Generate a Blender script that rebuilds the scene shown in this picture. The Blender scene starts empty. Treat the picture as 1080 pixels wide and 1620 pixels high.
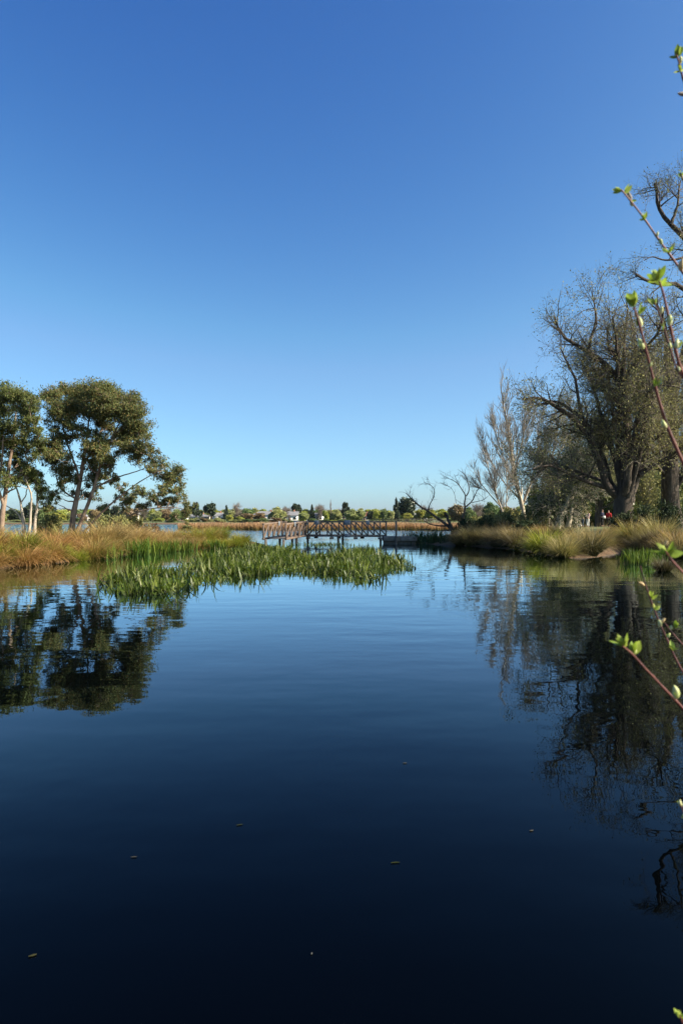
import bpy, math, random
import numpy as np
from mathutils import Vector

# ------------------------------------------------------------------ camera, sky, sun, exposure
scene = bpy.context.scene
COL = scene.collection
CAM_H = 1.7
SUN_AZ, SUN_EL = math.radians(104.0), math.radians(33.0)

cam_data = bpy.data.cameras.new("camera")
cam_data.sensor_fit = 'VERTICAL'
cam_data.sensor_width = 24.0
cam_data.sensor_height = 36.0
cam_data.lens = 24.0
cam_data.shift_y = 12.0 / 1620.0
cam_data.clip_start = 0.05
cam_data.clip_end = 20000.0
cam_data.dof.use_dof = True
cam_data.dof.focus_distance = 26.0
cam_data.dof.aperture_fstop = 6.3
camera = bpy.data.objects.new("camera", cam_data)
COL.objects.link(camera)
camera.location = (0, 0, CAM_H)
camera.rotation_euler = (math.pi / 2, 0, 0)
scene.camera = camera

world = bpy.data.worlds.new("World")
scene.world = world
world.use_nodes = True
wn = world.node_tree.nodes
sky = wn.new('ShaderNodeTexSky')
sky.sky_type = 'NISHITA'
sky.sun_disc = False
sky.sun_elevation = SUN_EL
sky.sun_rotation = SUN_AZ
sky.altitude = 1000
sky.air_density = 0.8
sky.dust_density = 3.0
sky.ozone_density = 6.0
wl = world.node_tree.links
SKY_GAIN = 0.085 * 2 ** 1.47           # sky strength times exposure: radiance as it reaches the picture


def wmath(op, a, b):
    n = wn.new('ShaderNodeMath')
    n.operation = op
    for i, x in enumerate((a, b)):
        if hasattr(x, 'is_linked'):
            wl.new(x, n.inputs[i])
        else:
            n.inputs[i].default_value = x
    return n.outputs[0]


# the same colour response over the whole sky: a clear spring sky, deeper where it is darker
sep = wn.new('ShaderNodeSeparateColor')
comb = wn.new('ShaderNodeCombineColor')
wl.new(sky.outputs[0], sep.inputs[0])
for ch, (g_, k_, lim) in enumerate(((2.0, 3.9, 0.95), (1.5, 1.65, 1.05))):
    p_ = wmath('POWER', wmath('MULTIPLY', sep.outputs[ch], SKY_GAIN), g_)
    p_ = wmath('MULTIPLY', p_, k_ / SKY_GAIN)
    wl.new(wmath('MINIMUM', p_, wmath('MULTIPLY', sep.outputs[ch], lim)), comb.inputs[ch])
p_ = wmath('MULTIPLY', wmath('POWER', wmath('MULTIPLY', sep.outputs[2], SKY_GAIN), 0.85), 0.93 / SKY_GAIN)
wl.new(p_, comb.inputs[2])
wl.new(comb.outputs[0], wn['Background'].inputs[0])
wn['Background'].inputs[1].default_value = 0.085

sun_data = bpy.data.lights.new("sun", 'SUN')
sun_data.energy = 4.3
sun_data.angle = math.radians(0.53)
sun_data.color = (1.0, 0.90, 0.74)
sun = bpy.data.objects.new("sun", sun_data)
COL.objects.link(sun)
sdir = Vector((math.sin(SUN_AZ) * math.cos(SUN_EL), math.cos(SUN_AZ) * math.cos(SUN_EL), math.sin(SUN_EL)))
sun.rotation_euler = (-sdir).to_track_quat('-Z', 'Y').to_euler()
sun.location = (60, 10, 60)

scene.view_settings.view_transform = 'Standard'
scene.view_settings.look = 'None'
scene.view_settings.exposure = 1.47
scene.view_settings.gamma = 1.0
scene.view_settings.use_curve_mapping = False
scene.cycles.use_denoising = True
scene.cycles.denoiser = 'OPENIMAGEDENOISE'
scene.cycles.denoising_input_passes = 'RGB_ALBEDO_NORMAL'
scene.cycles.denoising_prefilter = 'ACCURATE'
scene.cycles.max_bounces = 8
scene.cycles.transparent_max_bounces = 8
scene.cycles.caustics_reflective = False
scene.cycles.caustics_refractive = False

rng = np.random.default_rng(7)
random.seed(7)
F_PX = 1080.0
HORIZON = 822.0


def P(u, v, Y):
    """world point that stands Y metres away, from a place in the photograph"""
    return np.array([(u - 540.0) / F_PX * Y, Y, CAM_H - (v - HORIZON) / F_PX * Y])


def W(u, v):
    """point on the water surface"""
    Y = CAM_H * F_PX / (v - HORIZON)
    return np.array([(u - 540.0) / F_PX * Y, Y])


# ------------------------------------------------------------------ mesh helpers
def mesh_np(name, V, F, mat, uv=None, smooth=False):
    V = np.asarray(V, dtype=np.float32).reshape(-1, 3)
    F = np.asarray(F, dtype=np.int32)
    m = bpy.data.meshes.new(name)
    nf, k = F.shape
    m.vertices.add(len(V))
    m.vertices.foreach_set('co', V.ravel())
    m.loops.add(nf * k)
    m.loops.foreach_set('vertex_index', F.ravel())
    m.polygons.add(nf)
    m.polygons.foreach_set('loop_start', np.arange(0, nf * k, k, dtype=np.int32))
    m.polygons.foreach_set('loop_total', np.full(nf, k, dtype=np.int32))
    if smooth:
        m.polygons.foreach_set('use_smooth', np.ones(nf, dtype=bool))
    if uv is not None:
        l = m.uv_layers.new(name='uv')
        l.data.foreach_set('uv', np.asarray(uv, dtype=np.float32)[F.ravel()].ravel())
    m.update(calc_edges=True)
    if mat:
        m.materials.append(mat)
    return m


def link(name, data, parent=None, loc=(0, 0, 0)):
    o = bpy.data.objects.new(name, data)
    COL.objects.link(o)
    o.location = loc
    if parent:
        o.parent = parent
    return o


def paint(o, mat):
    """give this copy of a shared mesh its own material"""
    o.material_slots[0].link = 'OBJECT'
    o.material_slots[0].material = mat
    return o


def tag(o, label=None, cat=None, group=None, kind=None):
    if label:
        o['label'] = label
    if cat:
        o['category'] = cat
    if group:
        o['group'] = group
    if kind:
        o['kind'] = kind
    return o


def thing(name, label, cat, loc, group=None):
    return tag(link(name, None, None, tuple(float(c) for c in loc)), label, cat, group)


ORD = ['leftmost', 'second', 'third', 'fourth', 'fifth', 'sixth', 'seventh', 'eighth', 'ninth', 'tenth', 'eleventh', 'twelfth', 'thirteenth', 'fourteenth', 'fifteenth', 'sixteenth', 'seventeenth', 'eighteenth',
       'nineteenth', 'twentieth', 'twenty-first', 'twenty-second', 'twenty-third', 'twenty-fourth', 'twenty-fifth', 'twenty-sixth', 'twenty-seventh', 'twenty-eighth', 'twenty-ninth', 'thirtieth']
DEFER = {}


def defer(o, phrase, where):
    """alike things are told apart by their order from the left"""
    DEFER.setdefault((phrase, where), []).append(o)
    return o


def settle_labels():
    for (phrase, where), objs in DEFER.items():
        objs.sort(key=lambda o: o.location.x / o.location.y)
        for i, o in enumerate(objs):
            if len(objs) == 1:
                o['label'] = phrase + ' ' + where
            else:
                o['label'] = (ORD[i] + (' ' if i == 0 else ' from left, ') + phrase + ' ' + where)
                o['group'] = phrase + ' ' + where


def nrm(a):
    return a / np.maximum(np.linalg.norm(a, axis=-1, keepdims=True), 1e-9)


def join(parts):
    """[(V, F, uv)] -> one (V, F, uv)"""
    Vs, Fs, Us, n = [], [], [], 0
    for V, F, U in parts:
        Vs.append(V)
        Fs.append(F + n)
        Us.append(U)
        n += len(V)
    return np.concatenate(Vs), np.concatenate(Fs), np.concatenate(Us)


def tubes(P_, R, sides=4, rough=0.0):
    """P_ (n,k,3), R (n,k) -> quads"""
    P_ = np.asarray(P_, float)
    R = np.asarray(R, float)
    n, k, _ = P_.shape
    T = np.empty_like(P_)
    T[:, 1:-1] = P_[:, 2:] - P_[:, :-2]
    T[:, 0] = P_[:, 1] - P_[:, 0]
    T[:, -1] = P_[:, -1] - P_[:, -2]
    T = nrm(T)
    ref = np.tile(np.array([0.31, 0.9, 0.28]), (n, 1))
    bad = np.abs((T.mean(1) * ref).sum(1)) > 0.85
    ref[bad] = (0.9, -0.3, 0.2)
    ref = ref[:, None, :]
    A = nrm(np.cross(T, ref))
    B = np.cross(T, A)
    ang = np.arange(sides) / sides * 2 * np.pi
    rr = R[:, :, None] * np.ones(sides)
    if rough > 0:
        lump = 1 + rough * rng.standard_normal((n, 1, sides)) * 0.8 + rough * rng.standard_normal((n, k, sides)) * 0.6
        rr = rr * lump
    V = P_[:, :, None, :] + rr[..., None] * (A[:, :, None, :] * np.cos(ang)[:, None] + B[:, :, None, :] * np.sin(ang)[:, None])
    idx = np.arange(n * k * sides).reshape(n, k, sides)
    a = idx[:, :-1, :]
    b = np.roll(a, -1, axis=2)
    c = idx[:, 1:, :]
    d = np.roll(c, -1, axis=2)
    F = np.stack([a, b, d, c], -1).reshape(-1, 4)
    U = np.empty((n, k, sides, 2))
    U[..., 0] = rng.random((n, 1, 1))
    U[..., 1] = np.linspace(0, 1, k)[None, :, None]
    return V.reshape(-1, 3), F, U.reshape(-1, 2)


def grow(S, D, L, k, wig, trop=(0, 0, 0)):
    n = len(S)
    pts = np.empty((n, k, 3))
    pts[:, 0] = S
    d = nrm(D.copy())
    step = (np.asarray(L) / (k - 1))[:, None]
    trop = np.asarray(trop, float)
    for i in range(1, k):
        d = nrm(d + wig * rng.standard_normal((n, 3)) + trop)
        pts[:, i] = pts[:, i - 1] + d * step
    return pts


def sample(P_, R, count, tmin=0.2, tmax=1.0, weights=None):
    """count random places along the strands -> pos, tangent, radius, t, strand"""
    n, k, _ = P_.shape
    if weights is None:
        weights = np.linalg.norm(np.diff(P_, axis=1), axis=2).sum(1)
    w = weights / weights.sum()
    i = rng.choice(n, count, p=w)
    t = tmin + (tmax - tmin) * rng.random(count)
    f = t * (k - 1)
    j = np.minimum(f.astype(int), k - 2)
    fr = (f - j)[:, None]
    pos = P_[i, j] * (1 - fr) + P_[i, j + 1] * fr
    tan = nrm(P_[i, j + 1] - P_[i, j])
    rad = R[i, j] * (1 - fr[:, 0]) + R[i, j + 1] * fr[:, 0]
    return pos, tan, rad, t, i


def deviate(tan, a0, a1):
    n = len(tan)
    r = nrm(np.cross(tan, rng.standard_normal((n, 3))))
    a = np.radians(a0 + (a1 - a0) * rng.random(n))[:, None]
    return tan * np.cos(a) + r * np.sin(a)


def taper(n, k, r0, r1, power=1.0):
    t = np.linspace(0, 1, k)[None, :] ** power
    r0 = np.broadcast_to(np.asarray(r0, float), (n,))[:, None]
    r1 = np.broadcast_to(np.asarray(r1, float), (n,))[:, None]
    return r0 * (1 - t) + r1 * t


def resample(poly, k):
    poly = np.asarray(poly, float)
    seg = np.linalg.norm(np.diff(poly, axis=0), axis=1)
    s = np.concatenate([[0], np.cumsum(seg)])
    t = np.linspace(0, s[-1], k)
    out = np.stack([np.interp(t, s, poly[:, i]) for i in range(3)], 1)
    for _ in range(2):
        out[1:-1] = 0.5 * out[1:-1] + 0.25 * (out[2:] + out[:-2])
    return out


def leaves(C, D, L, Wd, normal_up=0.0):
    """diamond leaves: base point, direction, length, width"""
    n = len(C)
    D = nrm(D)
    N = rng.standard_normal((n, 3))
    N[:, 2] += normal_up
    S = nrm(np.cross(D, N))
    L = np.broadcast_to(L, (n,))[:, None]
    Wd = np.broadcast_to(Wd, (n,))[:, None]
    V = np.stack([C, C + D * L * 0.45 + S * Wd * 0.5, C + D * L, C + D * L * 0.45 - S * Wd * 0.5], 1)
    F = np.arange(n * 4).reshape(n, 4)
    U = np.empty((n, 4, 2))
    U[..., 0] = rng.random((n, 1))
    U[..., 1] = np.array([0, .5, 1, .5])
    return V.reshape(-1, 3), F, U.reshape(-1, 2)


def blades(B, az, lean, L, Wd, droop, k=5, twist=0.6):
    """grass / reed blades: base points, heading, lean from vertical (rad), length, width, droop added along the blade (rad)"""
    n = len(B)
    pts = np.empty((n, k, 3))
    pts[:, 0] = B
    step = L / (k - 1)
    for i in range(1, k):
        a = lean + droop * ((i - 0.5) / (k - 1)) ** 1.5
        h = np.sin(a)
        pts[:, i] = pts[:, i - 1] + np.stack([h * np.cos(az), h * np.sin(az), np.cos(a)], 1) * step[:, None]
    sa = az + np.pi / 2 + twist * rng.standard_normal(n)
    S = np.stack([np.cos(sa), np.sin(sa), np.zeros(n)], 1)
    prof = np.interp(np.linspace(0, 1, k), [0, 0.35, 0.75, 1], [0.8, 1.0, 0.7, 0.08])
    half = S[:, None, :] * (Wd[:, None] * prof[None, :] * 0.5)[..., None]
    V = np.stack([pts - half, pts + half], 2)
    idx = np.arange(n * k * 2).reshape(n, k, 2)
    F = np.stack([idx[:, :-1, 0], idx[:, :-1, 1], idx[:, 1:, 1], idx[:, 1:, 0]], -1).reshape(-1, 4)
    U = np.empty((n, k, 2, 2))
    U[..., 0] = rng.random((n, 1, 1))
    U[..., 1] = np.linspace(0, 1, k)[None, :, None]
    return V.reshape(-1, 3), F, U.reshape(-1, 2)


BOXF = np.array([[0, 3, 2, 1], [4, 5, 6, 7], [0, 1, 5, 4], [1, 2, 6, 5], [2, 3, 7, 6], [3, 0, 4, 7]])


def beam(a, b, w, h, up=(0, 0, 1)):
    """a squared timber from a to b, w wide (sideways), h deep"""
    a, b = np.asarray(a, float), np.asarray(b, float)
    t = nrm(b - a)
    up = np.asarray(up, float)
    if abs(np.dot(t, up)) > 0.97:
        up = np.array([0, 1.0, 0])
    s = nrm(np.cross(t, up))
    q = np.cross(s, t)
    V = []
    for p in (a, b):
        for x, y in ((-1, -1), (1, -1), (1, 1), (-1, 1)):
            V.append(p + s * x * w / 2 + q * y * h / 2)
    return np.array(V), BOXF.copy(), np.zeros((8, 2))


def box(lo, hi):
    x0, y0, z0 = lo
    x1, y1, z1 = hi
    V = np.array([[x0, y0, z0], [x1, y0, z0], [x1, y1, z0], [x0, y1, z0], [x0, y0, z1], [x1, y0, z1], [x1, y1, z1], [x0, y1, z1]], float)
    return V, BOXF.copy(), np.zeros((8, 2))


def bevel(o, w=0.01):
    m = o.modifiers.new('bevel', 'BEVEL')
    m.width = w
    m.segments = 1
    m.limit_method = 'ANGLE'
    return o


def part(name, geo, mat, parent, base=(0, 0, 0), smooth=False):
    V, F, U = geo
    return link(name, mesh_np(name, V - np.asarray(base), F, mat, U, smooth), parent)


# ------------------------------------------------------------------ materials
def new_mat(name):
    m = bpy.data.materials.new(name)
    m.use_nodes = True
    nt = m.node_tree
    for n in list(nt.nodes):
        nt.nodes.remove(n)
    out = nt.nodes.new('ShaderNodeOutputMaterial')
    return m, nt, out


def ramp(nt, src, stops, interp='LINEAR'):
    r = nt.nodes.new('ShaderNodeValToRGB')
    r.color_ramp.interpolation = interp
    el = r.color_ramp.elements
    while len(el) > len(stops):
        el.remove(el[-1])
    while len(el) < len(stops):
        el.new(0.5)
    for e, (p, c) in zip(el, stops):
        e.position = p
        e.color = (*c, 1)
    nt.links.new(src, r.inputs[0])
    return r.outputs[0]


def noise(nt, scale, detail=4, vec=None, rough=0.55):
    n = nt.nodes.new('ShaderNodeTexNoise')
    n.inputs['Scale'].default_value = scale
    n.inputs['Detail'].default_value = detail
    n.inputs['Roughness'].default_value = rough
    if vec is not None:
        nt.links.new(vec, n.inputs['Vector'])
    return n


def mixc(nt, fac, a, b, mode='MIX'):
    n = nt.nodes.new('ShaderNodeMix')
    n.data_type = 'RGBA'
    n.blend_type = mode
    for sock, val in ((n.inputs[0], fac), (n.inputs[6], a), (n.inputs[7], b)):
        if isinstance(val, bpy.types.NodeSocket):
            nt.links.new(val, sock)
        elif isinstance(val, (int, float)):
            sock.default_value = val
        else:
            sock.default_value = (*val, 1)
    return n.outputs[2]


def leaf_mat(name, cols, tip=None, tip_from=0.35, trans=0.35, rough=0.45, vary=0.25, clump=0.8, spec=0.4, root=None):
    """cols: ramp over the single leaf's random number; tip: colour towards the blade's end; root: colour at the blade's foot"""
    m, nt, out = new_mat(name)
    uv = nt.nodes.new('ShaderNodeUVMap')
    sp = nt.nodes.new('ShaderNodeSeparateXYZ')
    nt.links.new(uv.outputs[0], sp.inputs[0])
    n = len(cols)
    col = ramp(nt, sp.outputs[0], [(i / max(n - 1, 1), c) for i, c in enumerate(cols)])
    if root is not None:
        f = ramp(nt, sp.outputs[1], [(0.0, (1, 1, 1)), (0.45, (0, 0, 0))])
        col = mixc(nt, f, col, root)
    if tip is not None:
        f = ramp(nt, sp.outputs[1], [(tip_from, (0, 0, 0)), (1.0, (1, 1, 1))])
        col = mixc(nt, f, col, tip)
    geo = nt.nodes.new('ShaderNodeNewGeometry')
    nz = noise(nt, clump, 3, geo.outputs['Position'])
    oi = nt.nodes.new('ShaderNodeObjectInfo')
    hsv = nt.nodes.new('ShaderNodeHueSaturation')
    nt.links.new(col, hsv.inputs['Color'])
    mr = nt.nodes.new('ShaderNodeMapRange')
    nt.links.new(nz.outputs[0], mr.inputs[0])
    mr.inputs[1].default_value = 0.3
    mr.inputs[2].default_value = 0.7
    mr.inputs[3].default_value = 1 - vary
    mr.inputs[4].default_value = 1 + vary
    nt.links.new(mr.outputs[0], hsv.inputs['Value'])
    mh = nt.nodes.new('ShaderNodeMapRange')
    nt.links.new(oi.outputs['Random'], mh.inputs[0])
    mh.inputs[3].default_value = 0.485
    mh.inputs[4].default_value = 0.515
    nt.links.new(mh.outputs[0], hsv.inputs['Hue'])
    col = hsv.outputs[0]
    b = nt.nodes.new('ShaderNodeBsdfPrincipled')
    b.inputs['Roughness'].default_value = rough
    b.inputs['Specular IOR Level'].default_value = spec
    nt.links.new(col, b.inputs['Base Color'])
    if trans > 0:
        t = nt.nodes.new('ShaderNodeBsdfTranslucent')
        nt.links.new(col, t.inputs[0])
        mx = nt.nodes.new('ShaderNodeMixShader')
        mx.inputs[0].default_value = trans
        nt.links.new(b.outputs[0], mx.inputs[1])
        nt.links.new(t.outputs[0], mx.inputs[2])
        nt.links.new(mx.outputs[0], out.inputs[0])
    else:
        nt.links.new(b.outputs[0], out.inputs[0])
    return m


def rough_mat(name, cols, scale=6.0, bump=0.4, bscale=None, rough=0.85, stretch=(1, 1, 1), spec=0.3, dist=0.02):
    m, nt, out = new_mat(name)
    tc = nt.nodes.new('ShaderNodeTexCoord')
    mp = nt.nodes.new('ShaderNodeMapping')
    mp.inputs['Scale'].default_value = stretch
    nt.links.new(tc.outputs['Object'], mp.inputs[0])
    n1 = noise(nt, scale, 6, mp.outputs[0], 0.65)
    k = len(cols)
    col = ramp(nt, n1.outputs[0], [(0.3 + 0.4 * i / max(k - 1, 1), c) for i, c in enumerate(cols)])
    b = nt.nodes.new('ShaderNodeBsdfPrincipled')
    nt.links.new(col, b.inputs['Base Color'])
    b.inputs['Roughness'].default_value = rough
    b.inputs['Specular IOR Level'].default_value = spec
    if bump > 0:
        n2 = noise(nt, bscale or scale * 3, 5, mp.outputs[0], 0.6)
        bp = nt.nodes.new('ShaderNodeBump')
        bp.inputs['Strength'].default_value = bump
        bp.inputs['Distance'].default_value = dist
        nt.links.new(n2.outputs[0], bp.inputs['Height'])
        nt.links.new(bp.outputs[0], b.inputs['Normal'])
    nt.links.new(b.outputs[0], out.inputs[0])
    return m


M = {}
# water: a mirror whose Fresnel share is cut at steep angles to darken the foreground, over a dark, deep body
def water_mat():
    m, nt, out = new_mat('pond_water')
    geo = nt.nodes.new('ShaderNodeNewGeometry')
    big = noise(nt, 0.55, 2, geo.outputs['Position'], 0.5)
    mid = noise(nt, 2.1, 2, geo.outputs['Position'], 0.5)
    fine = noise(nt, 7.0, 2, geo.outputs['Position'], 0.5)
    patch = noise(nt, 0.07, 2, geo.outputs['Position'], 0.5)
    sp = nt.nodes.new('ShaderNodeSeparateXYZ')
    nt.links.new(geo.outputs['Position'], sp.inputs[0])

    def math_(op, a, b):
        n = nt.nodes.new('ShaderNodeMath')
        n.operation = op
        for i, x in enumerate((a, b)):
            if isinstance(x, bpy.types.NodeSocket):
                nt.links.new(x, n.inputs[i])
            else:
                n.inputs[i].default_value = x
        return n.outputs[0]
    mp = nt.nodes.new('ShaderNodeMapping')
    mp.inputs['Scale'].default_value = (0.28, 1.0, 1.0)
    mp.inputs['Rotation'].default_value = (0, 0, 0.12)
    nt.links.new(geo.outputs['Position'], mp.inputs[0])
    swell = noise(nt, 1.3, 2, mp.outputs[0], 0.45)
    ruffle = nt.nodes.new('ShaderNodeMapRange')
    nt.links.new(patch.outputs[0], ruffle.inputs[0])
    ruffle.inputs[1].default_value = 0.35
    ruffle.inputs[2].default_value = 0.65
    ruffle.inputs[3].default_value = 0.5
    ruffle.inputs[4].default_value = 1.3
    # open water beyond the bank is less sheltered from the breeze
    open_ = nt.nodes.new('ShaderNodeMapRange')
    nt.links.new(sp.outputs[1], open_.inputs[0])
    open_.inputs[1].default_value = 8
    open_.inputs[2].default_value = 40
    open_.inputs[3].default_value = 0.35
    open_.inputs[4].default_value = 1.2
    h = math_('ADD', math_('ADD', math_('MULTIPLY', big.outputs[0], 0.0050), math_('MULTIPLY', swell.outputs[0], 0.0075)), math_('MULTIPLY', mid.outputs[0], 0.0030))
    hf = math_('MULTIPLY', math_('MULTIPLY', fine.outputs[0], 0.0010), open_.outputs[0])
    lake = nt.nodes.new('ShaderNodeMapRange')
    nt.links.new(sp.outputs[1], lake.inputs[0])
    lake.inputs[1].default_value = 50
    lake.inputs[2].default_value = 90
    lake.inputs[3].default_value = 1.0
    lake.inputs[4].default_value = 7.0
    h = math_('MULTIPLY', math_('MULTIPLY', math_('ADD', h, hf), ruffle.outputs[0]), lake.outputs[0])
    bp = nt.nodes.new('ShaderNodeBump')
    bp.inputs['Strength'].default_value = 1.0
    bp.inputs['Distance'].default_value = 1.0
    nt.links.new(h, bp.inputs['Height'])
    fr = nt.nodes.new('ShaderNodeFresnel')
    fr.inputs['IOR'].default_value = 1.33
    nt.links.new(bp.outputs[0], fr.inputs['Normal'])
    fac = math_('MINIMUM', math_('DIVIDE', math_('MULTIPLY', math_('MULTIPLY', fr.outputs[0], fr.outputs[0]), 2.0), math_('ADD', fr.outputs[0], 0.20)), 1.0)
    gl = nt.nodes.new('ShaderNodeBsdfGlossy')
    gl.inputs['Roughness'].default_value = 0.0
    gl.inputs['Color'].default_value = (0.75, 0.89, 1.0, 1)
    nt.links.new(bp.outputs[0], gl.inputs['Normal'])
    df = nt.nodes.new('ShaderNodeBsdfDiffuse')
    df.inputs['Color'].default_value = (0.0004, 0.0007, 0.0010, 1)
    mx = nt.nodes.new('ShaderNodeMixShader')
    nt.links.new(fac, mx.inputs[0])
    nt.links.new(df.outputs[0], mx.inputs[1])
    nt.links.new(gl.outputs[0], mx.inputs[2])
    nt.links.new(mx.outputs[0], out.inputs[0])
    return m


def ground_mat():
    m, nt, out = new_mat('bank_ground')
    geo = nt.nodes.new('ShaderNodeNewGeometry')
    n1 = noise(nt, 0.35, 5, geo.outputs['Position'], 0.6)
    n2 = noise(nt, 14.0, 8, geo.outputs['Position'], 0.8)
    grass = ramp(nt, n1.outputs[0], [(0.3, (0.05, 0.075, 0.018)), (0.5, (0.075, 0.095, 0.025)), (0.7, (0.13, 0.11, 0.045))])
    litter = ramp(nt, n2.outputs[0], [(0.36, (0.022, 0.014, 0.009)), (0.5, (0.10, 0.055, 0.026)), (0.64, (0.24, 0.14, 0.07))])
    sp = nt.nodes.new('ShaderNodeSeparateXYZ')
    nt.links.new(geo.outputs['Position'], sp.inputs[0])
    ad = nt.nodes.new('ShaderNodeMath')
    ad.operation = 'MULTIPLY_ADD'
    nt.links.new(n1.outputs[0], ad.inputs[0])
    ad.inputs[1].default_value = -0.5
    nt.links.new(sp.outputs[2], ad.inputs[2])
    f = ramp(nt, ad.outputs[0], [(0.08, (0, 0, 0)), (0.25, (1, 1, 1))])
    col = mixc(nt, f, litter, grass)
    b = nt.nodes.new('ShaderNodeBsdfPrincipled')
    nt.links.new(col, b.inputs['Base Color'])
    b.inputs['Roughness'].default_value = 0.9
    bp = nt.nodes.new('ShaderNodeBump')
    bp.inputs['Strength'].default_value = 0.6
    bp.inputs['Distance'].default_value = 0.06
    nt.links.new(n2.outputs[0], bp.inputs['Height'])
    nt.links.new(bp.outputs[0], b.inputs['Normal'])
    nt.links.new(b.outputs[0], out.inputs[0])
    return m


M['water'] = water_mat()
M['ground'] = ground_mat()
M['gum_leaf'] = leaf_mat('gum_leaf', [(0.062, 0.086, 0.03), (0.11, 0.133, 0.047), (0.164, 0.164, 0.06), (0.204, 0.133, 0.047)], trans=0.32, vary=0.3, clump=0.7, rough=0.6, spec=0.15)
M['gum_leaf_green'] = leaf_mat('gum_leaf_green', [(0.068, 0.094, 0.029), (0.114, 0.146, 0.044), (0.166, 0.182, 0.058)], trans=0.32, vary=0.3, clump=0.7, rough=0.6, spec=0.15)
M['willow_leaf'] = leaf_mat('willow_leaf', [(0.111, 0.115, 0.048), (0.205, 0.209, 0.077), (0.316, 0.308, 0.127), (0.297, 0.271, 0.077)], trans=0.25, vary=0.3, clump=0.5, rough=0.75, spec=0.12)
M['dark_leaf'] = leaf_mat('dark_leaf', [(0.018, 0.030, 0.014), (0.034, 0.050, 0.020), (0.05, 0.066, 0.026)], trans=0.15, vary=0.25, clump=0.6, rough=0.7, spec=0.15)
M['shrub_leaf'] = leaf_mat('shrub_leaf', [(0.045, 0.07, 0.016), (0.085, 0.115, 0.022), (0.14, 0.15, 0.03)], trans=0.35, vary=0.35, clump=0.6)
M['rust_leaf'] = leaf_mat('rust_leaf', [(0.11, 0.05, 0.02), (0.17, 0.085, 0.03), (0.14, 0.12, 0.03)], trans=0.3, vary=0.3)
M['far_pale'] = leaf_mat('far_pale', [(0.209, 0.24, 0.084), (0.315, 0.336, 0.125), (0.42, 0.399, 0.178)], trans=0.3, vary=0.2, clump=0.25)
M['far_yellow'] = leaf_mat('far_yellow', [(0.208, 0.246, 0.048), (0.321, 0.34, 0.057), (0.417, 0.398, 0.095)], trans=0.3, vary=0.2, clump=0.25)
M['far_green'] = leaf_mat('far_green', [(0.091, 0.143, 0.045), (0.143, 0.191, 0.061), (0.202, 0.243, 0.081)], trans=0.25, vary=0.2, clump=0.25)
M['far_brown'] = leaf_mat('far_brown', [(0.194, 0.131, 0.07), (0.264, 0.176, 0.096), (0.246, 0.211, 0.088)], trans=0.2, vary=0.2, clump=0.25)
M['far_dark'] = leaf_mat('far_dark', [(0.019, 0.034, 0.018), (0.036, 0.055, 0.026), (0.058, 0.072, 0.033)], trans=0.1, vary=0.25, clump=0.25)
M['far_twig'] = rough_mat('far_twig', [(0.15, 0.12, 0.10), (0.22, 0.18, 0.15)], 2, 0)
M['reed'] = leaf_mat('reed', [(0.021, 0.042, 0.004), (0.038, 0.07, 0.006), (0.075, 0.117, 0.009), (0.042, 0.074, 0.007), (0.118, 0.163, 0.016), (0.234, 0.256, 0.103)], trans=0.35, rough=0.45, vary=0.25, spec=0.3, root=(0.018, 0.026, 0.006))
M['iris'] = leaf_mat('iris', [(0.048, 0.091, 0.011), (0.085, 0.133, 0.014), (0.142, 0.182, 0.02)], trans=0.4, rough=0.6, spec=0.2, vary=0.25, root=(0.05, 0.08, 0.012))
M['flax'] = leaf_mat('flax', [(0.018, 0.04, 0.012), (0.035, 0.07, 0.018), (0.06, 0.085, 0.02)], trans=0.25, rough=0.4, vary=0.25)
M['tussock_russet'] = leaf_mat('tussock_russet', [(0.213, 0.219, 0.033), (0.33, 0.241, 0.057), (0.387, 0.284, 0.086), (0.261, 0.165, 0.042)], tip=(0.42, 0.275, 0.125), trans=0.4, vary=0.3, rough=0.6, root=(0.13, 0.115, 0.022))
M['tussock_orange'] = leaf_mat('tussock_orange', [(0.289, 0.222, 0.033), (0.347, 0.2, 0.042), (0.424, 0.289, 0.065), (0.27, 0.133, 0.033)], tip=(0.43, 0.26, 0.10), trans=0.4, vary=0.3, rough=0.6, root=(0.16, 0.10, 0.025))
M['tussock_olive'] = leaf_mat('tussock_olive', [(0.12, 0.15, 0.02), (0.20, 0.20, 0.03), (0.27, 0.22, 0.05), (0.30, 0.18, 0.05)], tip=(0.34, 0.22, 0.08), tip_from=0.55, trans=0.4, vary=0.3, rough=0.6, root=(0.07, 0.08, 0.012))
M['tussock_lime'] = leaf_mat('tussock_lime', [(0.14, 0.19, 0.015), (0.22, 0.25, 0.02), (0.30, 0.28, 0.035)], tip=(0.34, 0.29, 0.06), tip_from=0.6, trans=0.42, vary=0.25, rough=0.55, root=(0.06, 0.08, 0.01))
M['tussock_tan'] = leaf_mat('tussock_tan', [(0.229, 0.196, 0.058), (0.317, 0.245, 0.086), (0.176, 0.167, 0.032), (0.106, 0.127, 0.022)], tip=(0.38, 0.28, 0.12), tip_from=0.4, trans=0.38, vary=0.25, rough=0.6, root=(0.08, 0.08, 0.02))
M['tussock_dark'] = leaf_mat('tussock_dark', [(0.036, 0.043, 0.013), (0.065, 0.061, 0.019), (0.101, 0.079, 0.032), (0.05, 0.065, 0.014)], tip=(0.17, 0.13, 0.06), tip_from=0.5, trans=0.32, vary=0.3, rough=0.6, root=(0.04, 0.045, 0.012))  # dark olive-brown blades, lowered further to carry the right bank's shade
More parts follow.
